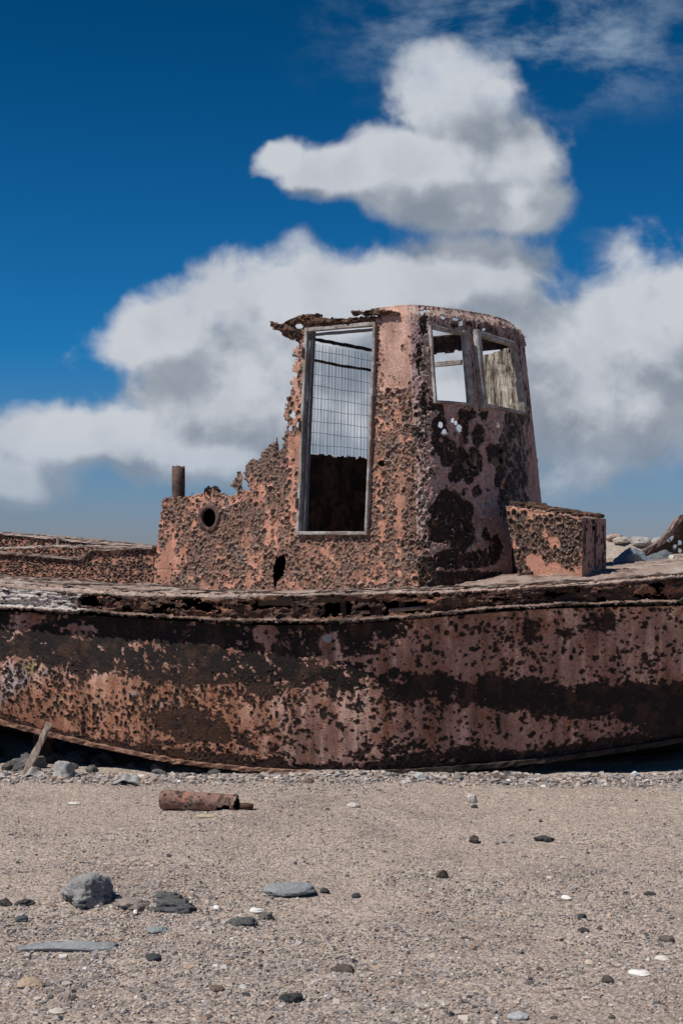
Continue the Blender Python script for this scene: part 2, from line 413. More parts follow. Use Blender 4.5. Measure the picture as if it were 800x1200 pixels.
for x0_ in (-3.35, -1.62, .12, 1.35, 2.9): p.disp = p.disp+.004*np.exp(-((p.P[..., 0]-x0_-.004*np.sin(p.V*40))/.008)**2)
p.disp = p.disp+.010*fbm(p.U*1.7, p.V*2.2, 3, 97)
lw = sstep(px, 360, 250)*sstep(py, 780, 815)
hp = mixc(hp, (.42, .17, .085), lw*.62); hp = mixc(hp, (.46, .27, .18), lw*sstep(fbm(p.U*30, p.V*3, 3, 95), .1, .5)*.75)
hp = mixc(hp, (.42, .38, .40), np.clip(blob(px, py, 12, 785, 26, 16)+blob(px, py, 22, 800, 22, 14)+blob(px, py, 5, 815, 16, 14)-.35+.5*nm, 0, 1)*.85)
hp = mixc(hp, (.33, .33, .08), np.clip(blob(px, py, 38, 783, 13, 10)-.3+.5*nm, 0, 1)*.8)
hp = mixc(hp, (.20, .22, .26), np.clip(blob(px, py, 56, 788, 10, 8)-.3+.5*nm, 0, 1)*.8)
hp = mixc(hp, (.45, .45, .50), np.clip(blob(px, py, 384, 748, 7, 6)*2-.5, 0, 1))
hp = mixc(hp, (.48, .42, .40), np.clip(blob(px, py, 190, 826, 26, 7)+blob(px, py, 155, 815, 12, 8)-.3+.8*nm, 0, 1)*.6)
hc = crust_colour(p, hp, dark=1.15, lipc=(.24, .11, .065))
hc = hc*(1+.35*vst[..., None]+.25*nl[..., None]).clip(.5, 1.5)
hc = mixc(hc, mixc(np.broadcast_to(np.array((.018, .014, .013)), hc.shape), (.065, .036, .026), sstep(fbm(p.U*10, p.V*5, 4, 83, .65), 0, .45)), np.clip(np.maximum(top, belt)*1.2-.2, 0, 1)*p.rust*(.85+.5*nh).clip(.45, .97))
hc = mixc(hc, (.085, .042, .026), np.clip(lw*p.rust*.75, 0, 1)*sstep(nm, -.3, .4))
p.build('hull_side', [M['crust'], M['dark']], boat, hc, thick=.012)
# remaining hull: bottom, far side
xs = np.linspace(-6.3, 6.3, 90)
def ring(x):
    yn, yf = float(Yh(x)), float(Yf(x)); ym = (yn+yf)/2; c = float(zc(x)); top_ = float(zl(x)); k = max(.0, min(1, (6.4-abs(x))/2.2))
    kz = min(c-.02, -.10+.55*(1-k)**2+ (.10 if x < -1.5 else 0)*min(1, (-1.5-x)/1.5 if x < -1.5 else 0))
    kz = max(kz, -.12)
    yn += .155*float(sstep(x, -1.2, .9))
    return [(x, yn-.02, c+.015), (x, yn+.35*(yf-yn)*.5, kz*.55+c*.45-.03), (x, ym, kz), (x, yf-.35*(yf-yn)*.5, kz*.5+c*.5), (x, yf, c+.05), (x, yf+.12, (c+top_)/2), (x, yf+.1, top_+.18)]
V = []; Fc = []
for x in xs: V += ring(float(x))
for i in range(len(xs)-1):
    for k in range(6): Fc.append((i*7+k, i*7+k+1, i*7+7+k+1, i*7+7+k))
mesh_obj('hull_bottom', V, Fc, M['dark'], boat)
# chine strip
cp = [(x, float(Yh(x))-.045+.17*float(sstep(x, -1.2, .9)), float(zc(x))+.004) for x in np.linspace(-6.0, -.1, 130)]
beam('chine_strip', M['iron'] if False else material('chine_rust', (.30, .17, .12), var=.5, scale=40, bump=1, bscale=60, tone2=(.12, .06, .04)), boat, cp, .05, .05, jit=.0035, seg=.03, taper=lambda t: 1-.35*t)
cp = [(x, float(Yh(x))-.035+.17*float(sstep(x, -1.2, .9)), float(zc(x))-.0) for x in np.linspace(-.1, 6.0, 120)]
beam('chine_strip', M['blackiron'], boat, cp, .035, .045, jit=.003, seg=.04)
# stem and stern posts
beam('stem', M['blackiron'], boat, [(6.35, 2.7, 1.95), (6.3, 2.7, 1.2), (6.0, 2.65, .5), (5.2, 2.6, .0)], .1, .12, up=(0, 1, 0), jit=.004)
beam('stern_post', M['blackiron'], boat, [(-6.35, 3.7, 1.8), (-6.3, 3.7, .8), (-6.1, 3.7, .3)], .12, .14, up=(0, 1, 0), jit=.004)
# ---- deck edge, fender band and ledge in one crust profile
prof_l = [0, .40, .52, .66, .70, .735, .78]
def rail_pos(U, V):
    x = -6.3+U
    bite = .5+.5*fbm(x*3.1, x*0+3, 3, 111)
    o = np.zeros_like(V); z = np.zeros_like(V)
    d, l = zd(x), zl(x); H = d-l
    O = [(-.42), .05, .055, .04, .105, .108, 0.0]
    Zs = [d+.006, d, d-.35*H, l+.022, l+.010, l+.001, l-.022]
    for k in range(6):
        m = (V >= prof_l[k]) & (V <= prof_l[k+1]+1e-9)
        t = (V-prof_l[k])/(prof_l[k+1]-prof_l[k])
        o = np.where(m, O[k]*(1-t)+O[k+1]*t, o); z = np.where(m, Zs[k]*(1-t)+Zs[k+1]*t, z)
    face = sstep(V, .40, .47)*sstep(V, .70, .63)
    o = o-face*(.05*np.clip(fbm(x*2.3, x*0, 4, 121)+.1, 0, 1)+.022*fbm(x*14, V*20, 3, 131))
    z = z+.012*fbm(x*4, V*3, 4, 141)*sstep(V, .3, .4)+.010*fbm(x*26, V*22, 4, 151, .7)
    return np.stack([x, Yh(x)-o, z], -1)
p = Panel(rail_pos, 12.6, .78, .0072, 5)
p.N *= np.where(p.N[..., 2:3]-p.N[..., 1:2] < 0, -1, 1)
face = sstep(p.V, .41, .44)*sstep(p.V, .70, .67); ledge = sstep(p.V, .66, .69)*sstep(p.V, .75, .73); topd = sstep(p.V, .42, .40)
wood = sstep(p.px+18*fbm(p.U*9, p.V*9, 3, 9), 100, 88)
nn = fbm(p.U*16, p.V*16, 4, 161, .6); ns = fbm(p.U*3.2, p.V*30, 4, 171, .6)
p.disp = .011*nn*topd+.012*fbm(p.U*40, p.V*40, 3, 10)*ledge+.008*fbm(p.U*5, p.V*50, 3, 8)*topd
p.disp = p.disp+.014*ns*wood*face
p.rust = np.clip(face+.35, 0, 1)
p.craters(3500, .012, .045, .6*topd+.25*face, depth=.3, lip=.4, seed=1, lipmax=.012)
# ragged gaps in the deck edge and the band
gap = (fbm(p.U*6, p.V*9, 5, 181, .7) > .24) & (p.V > .40) & (p.V < .655) & (p.px > 120)
gap |= (fbm(p.U*5, p.V*9, 4, 191, .6) > .62) & (p.V > .20) & (p.V < .42)
for (a, b, v0, v1) in [(378, 408, .44, .64), (452, 498, .52, .64), (95, 118, .45, .62), (300, 345, .47, .56)]:
    n_ = 1.6*fbm(p.U*14, p.V*20, 4, 201, .7)
    gap |= (p.px > a+6*n_) & (p.px < b+8*n_) & (p.V > v0+.03*n_) & (p.V < v1-.03*n_)
edge = (p.V > .40+.25*0) & (p.V > .755+.03*fbm(p.U*30, p.V*0, 3, 3))
gap |= edge & (fbm(p.U*6, p.V*0, 3, 211) > -.3)
gap |= (p.V > .705) & (p.V+.05*fbm(p.U*16, p.V*0, 4, 213, .7) > .745)
p.keep &= ~gap
cc = np.broadcast_to(np.array((.27, .20, .17)), p.U.shape+(3,)).copy()
cc = mixc(cc, (.42, .33, .285), topd*sstep(nn, -.3, .4)); cc = mixc(cc, (.12, .075, .06), topd*sstep(ns, .2, .6)*.7)
fc = mixc(mixc(np.broadcast_to(RD*1.6, cc.shape), RM, sstep(nn, -.5, .3)), (.34, .16, .10), sstep(fbm(p.U*4, p.V*7, 4, 221), .12, .5)*.85)
cc = mixc(cc, (0, 0, 0), face); cc = cc+fc*face[..., None]
cc = mixc(cc, (.23, .16, .13), ledge*(.75+.5*nn).clip(0, 1)); cc = mixc(cc, (.05, .035, .03), ledge*sstep(fbm(p.U*7, p.V*9, 4, 233, .65), .0, .3))
cc = mixc(cc, mixc(np.broadcast_to(np.array((.50, .45, .42)), cc.shape), (.22, .18, .16), sstep(ns, .15, .7)), wood*face)
cc = mixc(cc, (.45, .25, .19), sstep(p.V, .36, .39)*topd*sstep(fbm(p.U*3, p.V*2, 3, 231), -.2, .2)*sstep(p.px, 500, 560)*.8)
cc = mixc(cc, RD, np.clip(p.rust*topd-.35, 0, 1)*.5); cc = mixc(cc, LIP, np.clip(p.lip-.4, 0, 1)*topd)
p.build('rub_rail', [M['crust'], M['blackiron']], boat, np.clip(cc, .01, .8), thick=.012)
# ---- deck
def deck_pos(U, V):
    x = -6.2+U; yn = Yh(x)+.22; yf = Yf(x)
    y = yn+(yf-yn)*V/5.0
    return np.stack([x, y, deckz(x, y)-.012], -1)
p = Panel(deck_pos, 12.4, 5.0, .022, 6)
p.N *= np.sign(p.N[..., 2:3])
nn = fbm(p.U*9, p.V*9, 5, 15, .6)
p.disp = .015*nn+.01*fbm(p.U*28, p.V*28, 2, 16)
cc = mixc(np.broadcast_to(np.array((.30, .225, .19)), p.U.shape+(3,)), (.14, .09, .07), sstep(nn, 0, .5))
cc = mixc(cc, (.40, .35, .32), sstep(fbm(p.U*3, p.V*3, 3, 17), .1, .5)*.7)
p.build('deck', [M['crust'], M['dark']], boat, cc, thick=.02)
# torn plates and planks lying along the deck edge
plank_mat = material('torn_plate', (.33, .26, .22), var=.5, scale=30, bump=1, bscale=60, tone2=(.12, .08, .065))
for k, (a, b, y0, y1, off, w) in enumerate([(-3.4, -1.6, .30, .35, .05, .05), (-3.2, -2.0, .55, .75, .06, .06), (-2.7, -1.2, .95, .9, .05, .05), (-1.9, -.7, .25, .3, .035, .07),
        (-.4, .6, .02, .10, .01, .05), (-.9, -.1, .16, .05, .015, .045), (-.15, .95, .22, .12, .02, .06), (.3, 1.5, .30, .10, .02, .05), (.9, 2.1, .15, .06, .025, .06), (1.1, 1.8, .45, .4, .02, .05),
        (-1.3, -.5, .6, .7, .025, .06), (2.0, 3.4, .2, .1, .015, .05)]):
    pts = [(a+(b-a)*t, float(Yh(a+(b-a)*t))+y0+(y1-y0)*t, float(zd(a+(b-a)*t))+off+.012*math.sin(9*t+k)) for t in np.linspace(0, 1, 12)]
    beam('deck_plank', plank_mat, boat, pts, w, .012, jit=.004, seg=.05, seed=k, taper=lambda t: .35+.65*math.sin(math.pi*min(1, t*1.05+.02))**.4)
# ribs and pipe seen in the gap of the fender band
for x in (px2x(q_) for q_ in (346, 402, 438, 471, 560)):
    x = float(x); beam('frame_stub', M['iron'], boat, [(x, float(Yh(x))+.04, float(zd(x))-.03), (x, float(Yh(x))+.03, float(zl(x))+.01)], .035, .045, up=(1, 0, 0), jit=.004)
pv = merge([tube([(px2x(a), float(Yh(px2x(a)))+.01, float(zl(px2x(a)))+.055) for a in np.linspace(q0, q1, 5)], .016, 8) for q0, q1 in ((412, 433), (455, 500))])
mesh_obj('edge_pipe', pv[0], pv[1], material('bare_pipe', (.36, .24, .19), var=.4, scale=50, bump=.8, bscale=80), boat)

# ------------------------------------------------------------------ wheelhouse shell
ZB, ZT = 1.40, 3.865
th = lambda s: np.interp(s, [0, 2.92, 3.24, 4.2, 5.05, 5.45, 9], np.radians([-36.9, -36.9, 30, 48, 80, 143.1, 143.1]))
ss = np.linspace(0, 8.4, 1681); ds = ss[1]-ss[0]
bx = np.concatenate([[0], np.cumsum(np.cos(th(ss[:-1]+ds/2))*ds)]); by = np.concatenate([[0], np.cumsum(np.sin(th(ss[:-1]+ds/2))*ds)])
bx += -1.81; by += 2.60
CX, CY = .35, 2.15
def shell(s_, z):
    t = (z-ZB)/(ZT-ZB); x = np.interp(s_, ss, bx); y = np.interp(s_, ss, by)
    k = 1-.15*t
    k = k-.06*sstep(t, .955, 1.0)
    return np.stack([CX+(x-CX)*k-.03*t, CY+(y-CY)*k, z-.02*sstep(t, .95, 1)*0], -1)
def shell_p(s_, z, out=0.):
    a = shell(np.array(float(s_)), np.array(float(z))); b = shell(np.array(s_+.01), np.array(float(z)))
    t = b-a; t[2] = 0; t /= np.linalg.norm(t); n = np.array((t[1], -t[0], 0)); return a+n*out
def s_at(px, z, lo=0, hi=5.0):
    g = np.linspace(lo, hi, 2000); P = shell(g, np.full_like(g, z)); q, _ = pix(P); return float(g[np.argmin(abs(q-px))])
def sz_at(px, py, lo=0, hi=5.0):
    z = 2.6
    for _ in range(25):
        s_ = s_at(px, z, lo, hi); P = shell_p(s_, z); z = Z(py, P[1])
    return s_, z
def shell_pos(U, V): return shell(U, ZB-.02+V)
p = Panel(shell_pos, 5.25, ZT-ZB+.02, .0055, 7)
cen = np.array((CX, CY, 0)); sg = np.sign(((p.P-cen)*p.N)[..., :2].sum(-1)); p.N *= sg[..., None]
px, py = p.px, p.py
jx = px+3.2*fbm(p.U*30, p.V*30, 4, 31, .6)+4*fbm(p.U*9, p.V*9, 3, 33); jy = py+3.5*fbm(p.U*30, p.V*30, 4, 35, .6)+4*fbm(p.U*9, p.V*9, 3, 37)
outline = [(178, 760), (178, 585), (196, 583), (232, 580), (239, 574), (248, 572), (256, 580), (275, 578), (277, 576), (272, 568), (276, 556), (281, 553), (283, 560), (280, 570), (286, 573), (292, 574), (290, 566), (284, 556), (287, 545), (296, 537),
           (303, 533), (309, 526), (320, 519), (327, 512), (324, 523), (328, 528), (333, 524), (331, 512), (335, 500), (331, 488), (337, 478), (334, 468), (342, 458), (339, 448), (346, 438), (342, 428), (347, 420), (342, 406),
           (348, 402), (340, 398), (330, 392), (319, 385), (318, 377), (330, 381), (341, 378), (352, 372), (376, 369), (372, 374), (362, 377), (380, 377), (400, 376), (425, 374), (442, 370), (430, 366), (415, 364), (440, 361), (452, 358), (520, 340), (1200, 330), (1200, 760)]
sfront = p.U > 3.05
keep = in_poly(jx, jy, outline) | sfront
keep &= (px > 178)
door = [(363, 386), (442, 379), (431, 626), (349, 626)]
keep &= ~in_poly(px, py, door)
w1 = [(502, 384), (543, 393), (551, 474), (508, 471)]; w2 = [(553, 391), (596, 404), (610, 486), (562, 475)]
keep &= ~(in_poly(px, py, w1) & sfront); keep &= ~(in_poly(px, py, w2) & sfront)
# rust-through beside the door foot
keep &= ~in_poly(jx, jy, [(324, 652), (331, 650), (336, 662), (331, 676), (322, 690), (320, 672)])
keep &= ~(np.hypot((px-245.5)/10.2, (py-607)/11.5) < 1)
hol = [(517, 497, 2.5, 4), (521, 507, 4, 4), (518, 515, 3, 3), (530, 493, 2, 3), (534, 496, 2.5, 2.5), (538, 502, 3.4, 5), (541, 513, 2, 4), (532, 508, 2, 3), (542, 519, 2, 2), (587, 529, 2, 3), (581, 541, 5, 6), (588, 541, 2, 3), (546, 545, 3, 4), (557, 537, 3, 9), (583, 498, 2, 3),
       (589, 571, 2, 3), (590, 565, 2, 3), (447, 543, 3.5, 3.5), (350, 382, 5, 3), (346, 392, 3, 3), (343, 486, 3, 4), (349, 498, 2, 3), (340, 502, 2, 3),  
       (494, 366, 2.4, 2.6), (500, 364, 4, 1.4), (519, 372, 3, 1.6), (533, 374, 5, 1.6), (540, 379, 3, 3.2), (567, 386, 2, 1.6)]
hx = px+1.6*fbm(p.U*40, p.V*40, 3, 31); hy = py+1.6*fbm(p.U*40, p.V*40, 3, 35)
for a, b, c_, d_ in hol: keep &= ~(np.hypot((hx-a)/(c_*.9), (hy-b)/(d_*.95)) < 1)
p.keep = keep
# paint/rust fields ------------------------------------------------
port = ~sfront
clean = np.maximum.reduce([blob(px, py, 200, 650, 9, 40)*.8, blob(px, py, 290, 640, 7, 40)*.8, blob(px, py, 342, 560, 8, 45)*.9, blob(px, py, 445, 585, 5, 60)*.7, sstep(px, 441, 452)*sstep(px, 497, 488)*sstep(py, 462, 448), blob(px, py, 468, 600, 6, 120)*.9, blob(px, py, 349, 525, 5, 40), blob(px, py, 346, 440, 7, 50)*1.2,
                           blob(px, py, 190, 660, 10, 20)*.6, blob(px, py, 318, 620, 8, 30)*.6, blob(px, py, 210, 655, 8, 14)*.5])
ndn = fbm(p.U*3.5, p.V*3.0, 4, 55, .55)
dens_port = np.clip(.92-.9*clean+.45*ndn, 0, 1)*sstep(p.U, 3.25, 3.10)
p.rust = np.zeros_like(px)
nq = fbm(p.U*13, p.V*13, 5, 56, .65)
base_r = sstep(1.5*ndn+1.2*nq-1.1*clean+.04+.5*sstep(px+6*ndn, 352, 325)*sstep(py, 590, 560), -.05, .15)*port
p.rust = np.maximum(p.rust, base_r*.85)
p.disp = p.disp+base_r*.006*fbm(p.U*45, p.V*45, 3, 57)
p.craters(9500, .010, .032, dens_port, depth=.28, lip=.55, power=1.3, seed=1, lipmax=.015)
p.craters(4200, .008, .018, dens_port, depth=.38, lip=.65, power=1.3, seed=2, lipmax=.013)
p.craters(900, .010, .022, .28*sstep(px, 441, 452)*port*sstep(py, 470, 440)*(np.abs(px-478) < 9)+.5*(np.abs(px-447) < 6)*(py < 470)*port, depth=.5, lip=.6, seed=3)
# front faces
lst = [(527, 600, 20, 26), (540, 625, 16, 22), (515, 620, 14, 16), (510, 597, 8, 8), (545, 600, 12, 14), (560, 575, 5, 7), (545, 577, 3, 4), (515, 508, 9, 26), (524, 530, 11, 16), (538, 550, 10, 9), (556, 540, 8, 16), (560, 510, 7, 12), (578, 530, 8, 13),
       (543, 500, 7, 20), (530, 560, 8, 6), (548, 560, 8, 7), (540, 535, 8, 12), (570, 625, 5, 9), (585, 560, 5, 10), (590, 575, 5, 9), (548, 485, 7, 8), (515, 480, 4, 10), (566, 488, 5, 5), (525, 655, 18, 12), (560, 655, 20, 10), (500, 665, 12, 14), (580, 640, 8, 16), (545, 680, 60, 12),
       (496, 380, 4, 14), (492, 420, 3, 20), (497, 470, 4, 18), (508, 475, 6, 7)]
fr = np.zeros_like(px)
for a, b, c_, d_ in lst: fr = np.maximum(fr, 1.15-np.hypot((jx-a)/c_, (jy-b)/d_))
fr = fr+.15*fbm(p.U*25, p.V*25, 3, 66)
big = sstep(fr, .0, .2)*sfront
dkp = sstep(sstep(px+14*fbm(p.U*6, p.V*6, 3, 68), 578, 594)*sstep(px+14*fbm(p.U*9, p.V*3, 4, 67, .6), 628, 608)*sstep(jy, 478, 486)*sstep(jy, 620, 585)+.9*fbm(p.U*9, p.V*7, 5, 64, .7), .35, .55)*sfront
crown = sstep(py, np.interp(px, [440, 500, 560, 600], [366, 378, 389, 404])+4, np.interp(px, [440, 500, 560, 600], [366, 378, 389, 404])-2)*sstep(px, 488, 496)
mul = (sstep(px, 543, 547)*sstep(px, 556, 553)+sstep(px, 602, 606))*sstep(jy, 484, 474)*sfront
allr = np.maximum.reduce([big, dkp, crown*.72*sstep(fbm(p.U*9, p.V*20, 4, 63, .65), -.35, .0), mul*.9*sstep(nn[0, 0]*0+fbm(p.U*12, p.V*5, 3, 69), -.4, .1)])
p.rust = np.maximum(p.rust, allr); p.disp = np.where(sfront, p.disp-.008*big-.002*dkp, p.disp)
p.lip = np.maximum(p.lip, np.exp(-((fr-.05)/.05)**2)*.9*sfront*(fbm(p.U*30, p.V*30, 2, 70) > -.2))
p.disp = p.disp+.007*np.exp(-((fr-.03)/.06)**2)*sfront
p.craters(2600, .010, .030, np.clip(big*.8+crown*.8, 0, 1), depth=.6, lip=.7, power=1.4, seed=4, lipmax=.018)
p.craters(1500, .005, .024, (.30*sfront)*(1-dkp)*np.clip(.6+2*ndn, .1, 1), depth=.4, lip=.6, power=2, seed=5)
p.craters(900, .01, .02, .9*(np.abs(px-492) < 9)*sstep(fbm(p.U*5, p.V*5, 3, 72), -.3, .2)*sstep(py, 450, 480), depth=.4, lip=.6, seed=6)
near_edge = sstep(px+6*ndn, 352, 330)*sstep(py, 585, 560)*port
pc = mixc(np.broadcast_to(PAINT, p.U.shape+(3,)), PINK, np.clip(sstep(py, 480, 440), 0, 1))
pc = pc*(1+.5*fbm(p.U*7, p.V*4, 4, 58)[..., None])
pc = mixc(pc, (.43, .27, .245), sfront*.85*np.ones_like(px))  # greyer, purpler front paint: part of the face's shade is in this colour
pc = mixc(pc, (.16, .10, .09), sfront*sstep(fbm(p.U*12, p.V*3, 5, 59, .65), .15, .6)*.55)
pc = mixc(pc, (.27, .20, .22), np.clip(blob(px, py, 492, 410, 12, 60), 0, 1)*.7)  # purplish grey shade tone painted down the forward corner
p.disp = p.disp-.004*np.exp(-((py-668-1.5*ndn)/.9)**2)*port-.004*np.exp(-((py-468-1.5*ndn)/.9)**2)*(px > 441)*port
sc = crust_colour(p, pc, dark=-.1, lipc=(.56, .43, .36))  # pale flake lips, brightened further as painted highlights
brn = mixc(np.broadcast_to(np.array((.235, .145, .11)), sc.shape), (.36, .20, .145), sstep(fbm(p.U*18, p.V*18, 4, 75, .65), -.1, .45)); brn = mixc(brn, (.22, .18, .16), sstep(fbm(p.U*8, p.V*8, 4, 76, .6), .1, .5))
sc = mixc(sc, brn, .62*np.clip(p.rust, 0, 1)*(p.lip < .6)*sstep(fbm(p.U*30, p.V*30, 3, 78, .65), -.45, .05))
sc2 = crust_colour(p, pc, dark=.85, lipc=(.52, .40, .35)); sc2 = mixc(sc2, (.46, .36, .32), sfront*np.exp(-((fr-.02)/.035)**2)*(fbm(p.U*22, p.V*22, 3, 86, .65) > .0)*.8)  # pale rims, also painted as highlights that the shaded relief lacks
f = (sfront*1.0)[..., None]; sc = sc*(1-f)+sc2*f
sc = mixc(sc, (.17, .12, .10), near_edge*p.rust*.6)
sc = mixc(sc, (.06, .048, .045), dkp*.6*p.rust*sstep(fbm(p.U*20, p.V*12, 4, 60, .65), -.5, .1))
p.build('wheelhouse_wall', [M['crust'], M['inner']], boat, sc, thick=.006)

# ---- starboard wall
def stb_pos(U, V): return shell(5.25+U, ZB-.02+V)
p = Panel(stb_pos, 3.1, ZT-ZB+.02, .012, 8)
sg = np.sign(((p.P-cen)*p.N)[..., :2].sum(-1)); p.N *= sg[..., None]
Lq = p.U-.2; zz = p.V+ZB; jn = fbm(p.U*14, p.V*14, 4, 12, .6)
p.keep = ~((Lq > .52) & (zz > 2.95+.05*jn) & (zz < 3.72+.02*jn)) & ~((Lq > 1.60) & (zz > 2.3+.08*jn))
p.keep &= ~((zz > 3.55+.09*jn) & (zz < 3.7) & (Lq < .8) & (Lq > .1))
p.craters(2500, .015, .04, np.full_like(p.U, .6), depth=.3, lip=.4, seed=1)
p.build('starboard_wall', [M['crust'], M['inner']], boat, crust_colour(p, PAINT, .7), thick=.008)
# bleached lining inside the starboard corner
V = []; parts = []
for k, (s0, wd) in enumerate([(5.16, .15), (5.32, .16), (5.49, .16), (5.64, .13)]):
    a = shell_p(s0, 2.75, -.07); b = shell_p(s0, 3.70-.02*k, -.07)
    parts.append(beam('x', None, None, [tuple(a), tuple(b)], wd*.92, .02, up=tuple(np.array((.6, .8, 0))), jit=.003, seed=k, build=False))
v, f_ = merge(parts); mesh_obj('wall_lining', v, f_, M['wood'], boat, smooth=False)
# ---- aft wall
A = shell_p(1.58, 1.4); uA = np.array((.6, .8, 0)); 
def aft_pos(U, V):
    z = ZB-.02+V; t = (z-ZB)/(ZT-ZB); a = shell(np.full_like(U, 1.60), z)
    return np.stack([a[..., 0]+.6*U*(1-.12*t), a[..., 1]+.8*U*(1-.12*t), z], -1)
p = Panel(aft_pos, 1.95, 1.33, .010, 9)
p.N *= np.sign(-p.N[..., :1])
jn = fbm(p.U*20, p.V*9, 4, 22, .6)
p.keep = (p.V+ZB < 2.68+.03*jn) & (p.U > .03)
p.craters(800, .015, .04, np.full_like(p.U, .6), depth=.3, lip=.4, seed=1)
p.build('aft_wall', [M['crust'], M['inner']], boat, crust_colour(p, PAINT, .9), thick=.008)
# ---- wire grille on the aft wall
def gp(u, z): return tuple(aft_pos(np.array(float(u)), np.array(z-ZB+.02)))
parts = []; rs = random.Random(4)
us = np.linspace(.10, 1.45, 25)
for i, u in enumerate(us):
    ph = rs.random()*6; am = .006
    parts.append(tube([gp(u+(.004*math.sin(z*9+ph)), z) for z in np.linspace(2.66, 3.66, 16)], .0022, 4))
    if i % 2: parts.append(tube([gp(u+.014+(.006*math.sin(z*12+ph)), z) for z in np.linspace(2.66, 3.66, 16)], .0017, 4))
for z in np.linspace(2.74, 3.60, 9):
    parts.append(tube([gp(u, z+.004*math.sin(u*8+z*30)) for u in np.linspace(.06, 1.5, 14)], .0026, 4))
v, f_ = merge(parts); grille = mesh_obj('wire_grille', v, f_, M['blackiron'], boat)
tag(grille, 'rusty wire mesh filling the opening seen through the doorway')
beam('grille_bar', M['blackiron'], boat, [gp(.02, 3.70), gp(1.55, 3.70)], .024, .028, jit=.003)
beam('grille_bar', M['iron'], boat, [gp(.02, 3.52), gp(.8, 3.50), gp(1.55, 3.51)], .016, .020, jit=.003)
tp = [shell_p(1.75, 3.74, -.25), shell_p(2.1, 3.76, -.35), shell_p(2.75, 3.78, -.22)]
# ---- roof rim remains
for k, pts in enumerate([
        [shell_p(8.0-1.3, 3.77, .0), shell_p(6.1, 3.78), shell_p(5.6, 3.78), shell_p(5.2, 3.78)],
        [shell_p(2.3, 3.67, -.5), shell_p(2.75, 3.70, -.3)]]):
    beam('roof_beam', M['blackiron'], boat, [tuple(q) for q in pts], .05, .04, jit=.006, seed=k)
beam('window_rail', M['alu'], boat, [tuple(shell_p(6.75, 3.60, .0)), tuple(shell_p(6.05, 3.60, .0))], .03, .05, jit=.001)
rs = random.Random(9); parts = []
for k in range(4):
    s0 = 3.4+rs.random()*1.6; a = shell_p(s0, 3.72-rs.random()*.05, -.03); b = shell_p(s0+rs.uniform(-.2, .2), 3.66-rs.random()*.1, -.12-rs.random()*.3)
    parts.append(beam('x', None, None, [tuple(a), tuple((a+b)/2+np.array((0, 0, .02))), tuple(b)], .03+.05*rs.random(), .012, jit=.006, seed=k, taper=lambda t: 1-.6*t, build=False))
v, f_ = merge(parts); mesh_obj('roof_remains', v, f_, M['blackiron'], boat, smooth=False)
# torn roof plate at the aft corner
parts = []
for k, (a, b, c_, w) in enumerate([((318, 381), (334, 384), (352, 392), .09), ((335, 380), (352, 373), (376, 370), .06), ((352, 376), (395, 377), (440, 373), .05), ((413, 367), (436, 367), (466, 367), .05), ((360, 379), (378, 375), (392, 378), .07), ((322, 384), (338, 392), (350, 398), .05)]):
    pts = []
    for q in (a, b, c_):
        Yq = float(shell_p(s_at(max(q[0], 335), 3.7, 0, 3.2), 3.7)[1]) ; pts.append((X(q[0], Yq), Yq-.01, Z(q[1], Yq)))
    parts.append(beam('x', None, None, pts, .06, w*.55, jit=.009, seg=.025, seed=k, taper=lambda t: .35+.75*math.sin(math.pi*(.12+.8*t)), build=False))
v, f_ = merge(parts); mesh_obj('torn_roof_edge', v, f_, M['iron'], boat, smooth=False)

# ---- frames
def frame(name, corners, lo, hi, widths, depth, mats, out=.012, seg=.1, parent=boat, reveal=None):
    """corners: TL, TR, BR, BL pixels on the wall; bars centred on the polygon edges"""
    P = []
    for q in corners:
        s_, z = sz_at(q[0], q[1], lo, hi); P.append(shell_p(s_, z, out))
    c = sum(P)/4; e1 = P[1]-P[0]; e2 = P[3]-P[0]; n = np.cross(e1, e2); n /= np.linalg.norm(n)
    if n[1] > 0: n = -n
    parts = []
    names = [(0, 1), (1, 2), (2, 3), (3, 0)]
    for k, (i, j) in enumerate(names):
        d = P[j]-P[i]; d /= np.linalg.norm(d); w = widths[k]
        ext_ = w*.5 if k in (1, 3) else -w*.0
        parts.append(beam('x', None, None, [tuple(P[i]-d*ext_), tuple(P[j]+d*ext_)], w, depth+(.004 if k in (1, 3) else 0), up=tuple(n), jit=.0012, seg=.12, seed=k, build=False))
    v, f_ = merge(parts); o = mesh_obj(name, v, f_, mats, parent, smooth=False)
    return o, P, n
df, P, n = frame('door_frame', [(361, 387), (441, 380), (431, 625), (351, 625)], 0, 3.3, [.034, .026, .030, .032], .05, M['alu'])
# dark reveal inside the aft jamb and the head
d = (P[1]-P[0])/np.linalg.norm(P[1]-P[0])
rv = merge([beam('x', None, None, [tuple(P[0]+d*.030-n*.045), tuple(P[3]+d*.030-n*.045)], .03, .05, up=tuple(n), jit=.001, build=False),
            beam('x', None, None, [tuple(P[0]+np.array((0, 0, -.035))-n*.05), tuple(P[1]+np.array((0, 0, -.035))-n*.05)], .02, .05, up=tuple(n), jit=.001, build=False)])
mesh_obj('door_reveal', rv[0], rv[1], M['aludark'], df, smooth=False)
for k, t in enumerate((.12, .5, .86)):
    hv, hf = beam('x', None, None, [tuple(P[3]*(1-t)+P[0]*t+n*.03-d*.012), tuple(P[3]*(1-t-.05)+P[0]*(t+.05)+n*.03-d*.012)], .03, .012, up=tuple(n), build=False)
    mesh_obj('hinge', hv, hf, M['blackiron'], df, smooth=False)
f1, P1, n1 = frame('window_frame', [(502, 383), (543, 392), (550, 474), (508, 471)], 3.1, 5.2, [.028, .06, .022, .020], .05, M['alu'])
f2, P2, n2 = frame('window_frame', [(555, 391), (597, 404), (610, 485), (563, 475)], 3.1, 5.2, [.045, .038, .024, .062], .06, M['alu'], out=.03)
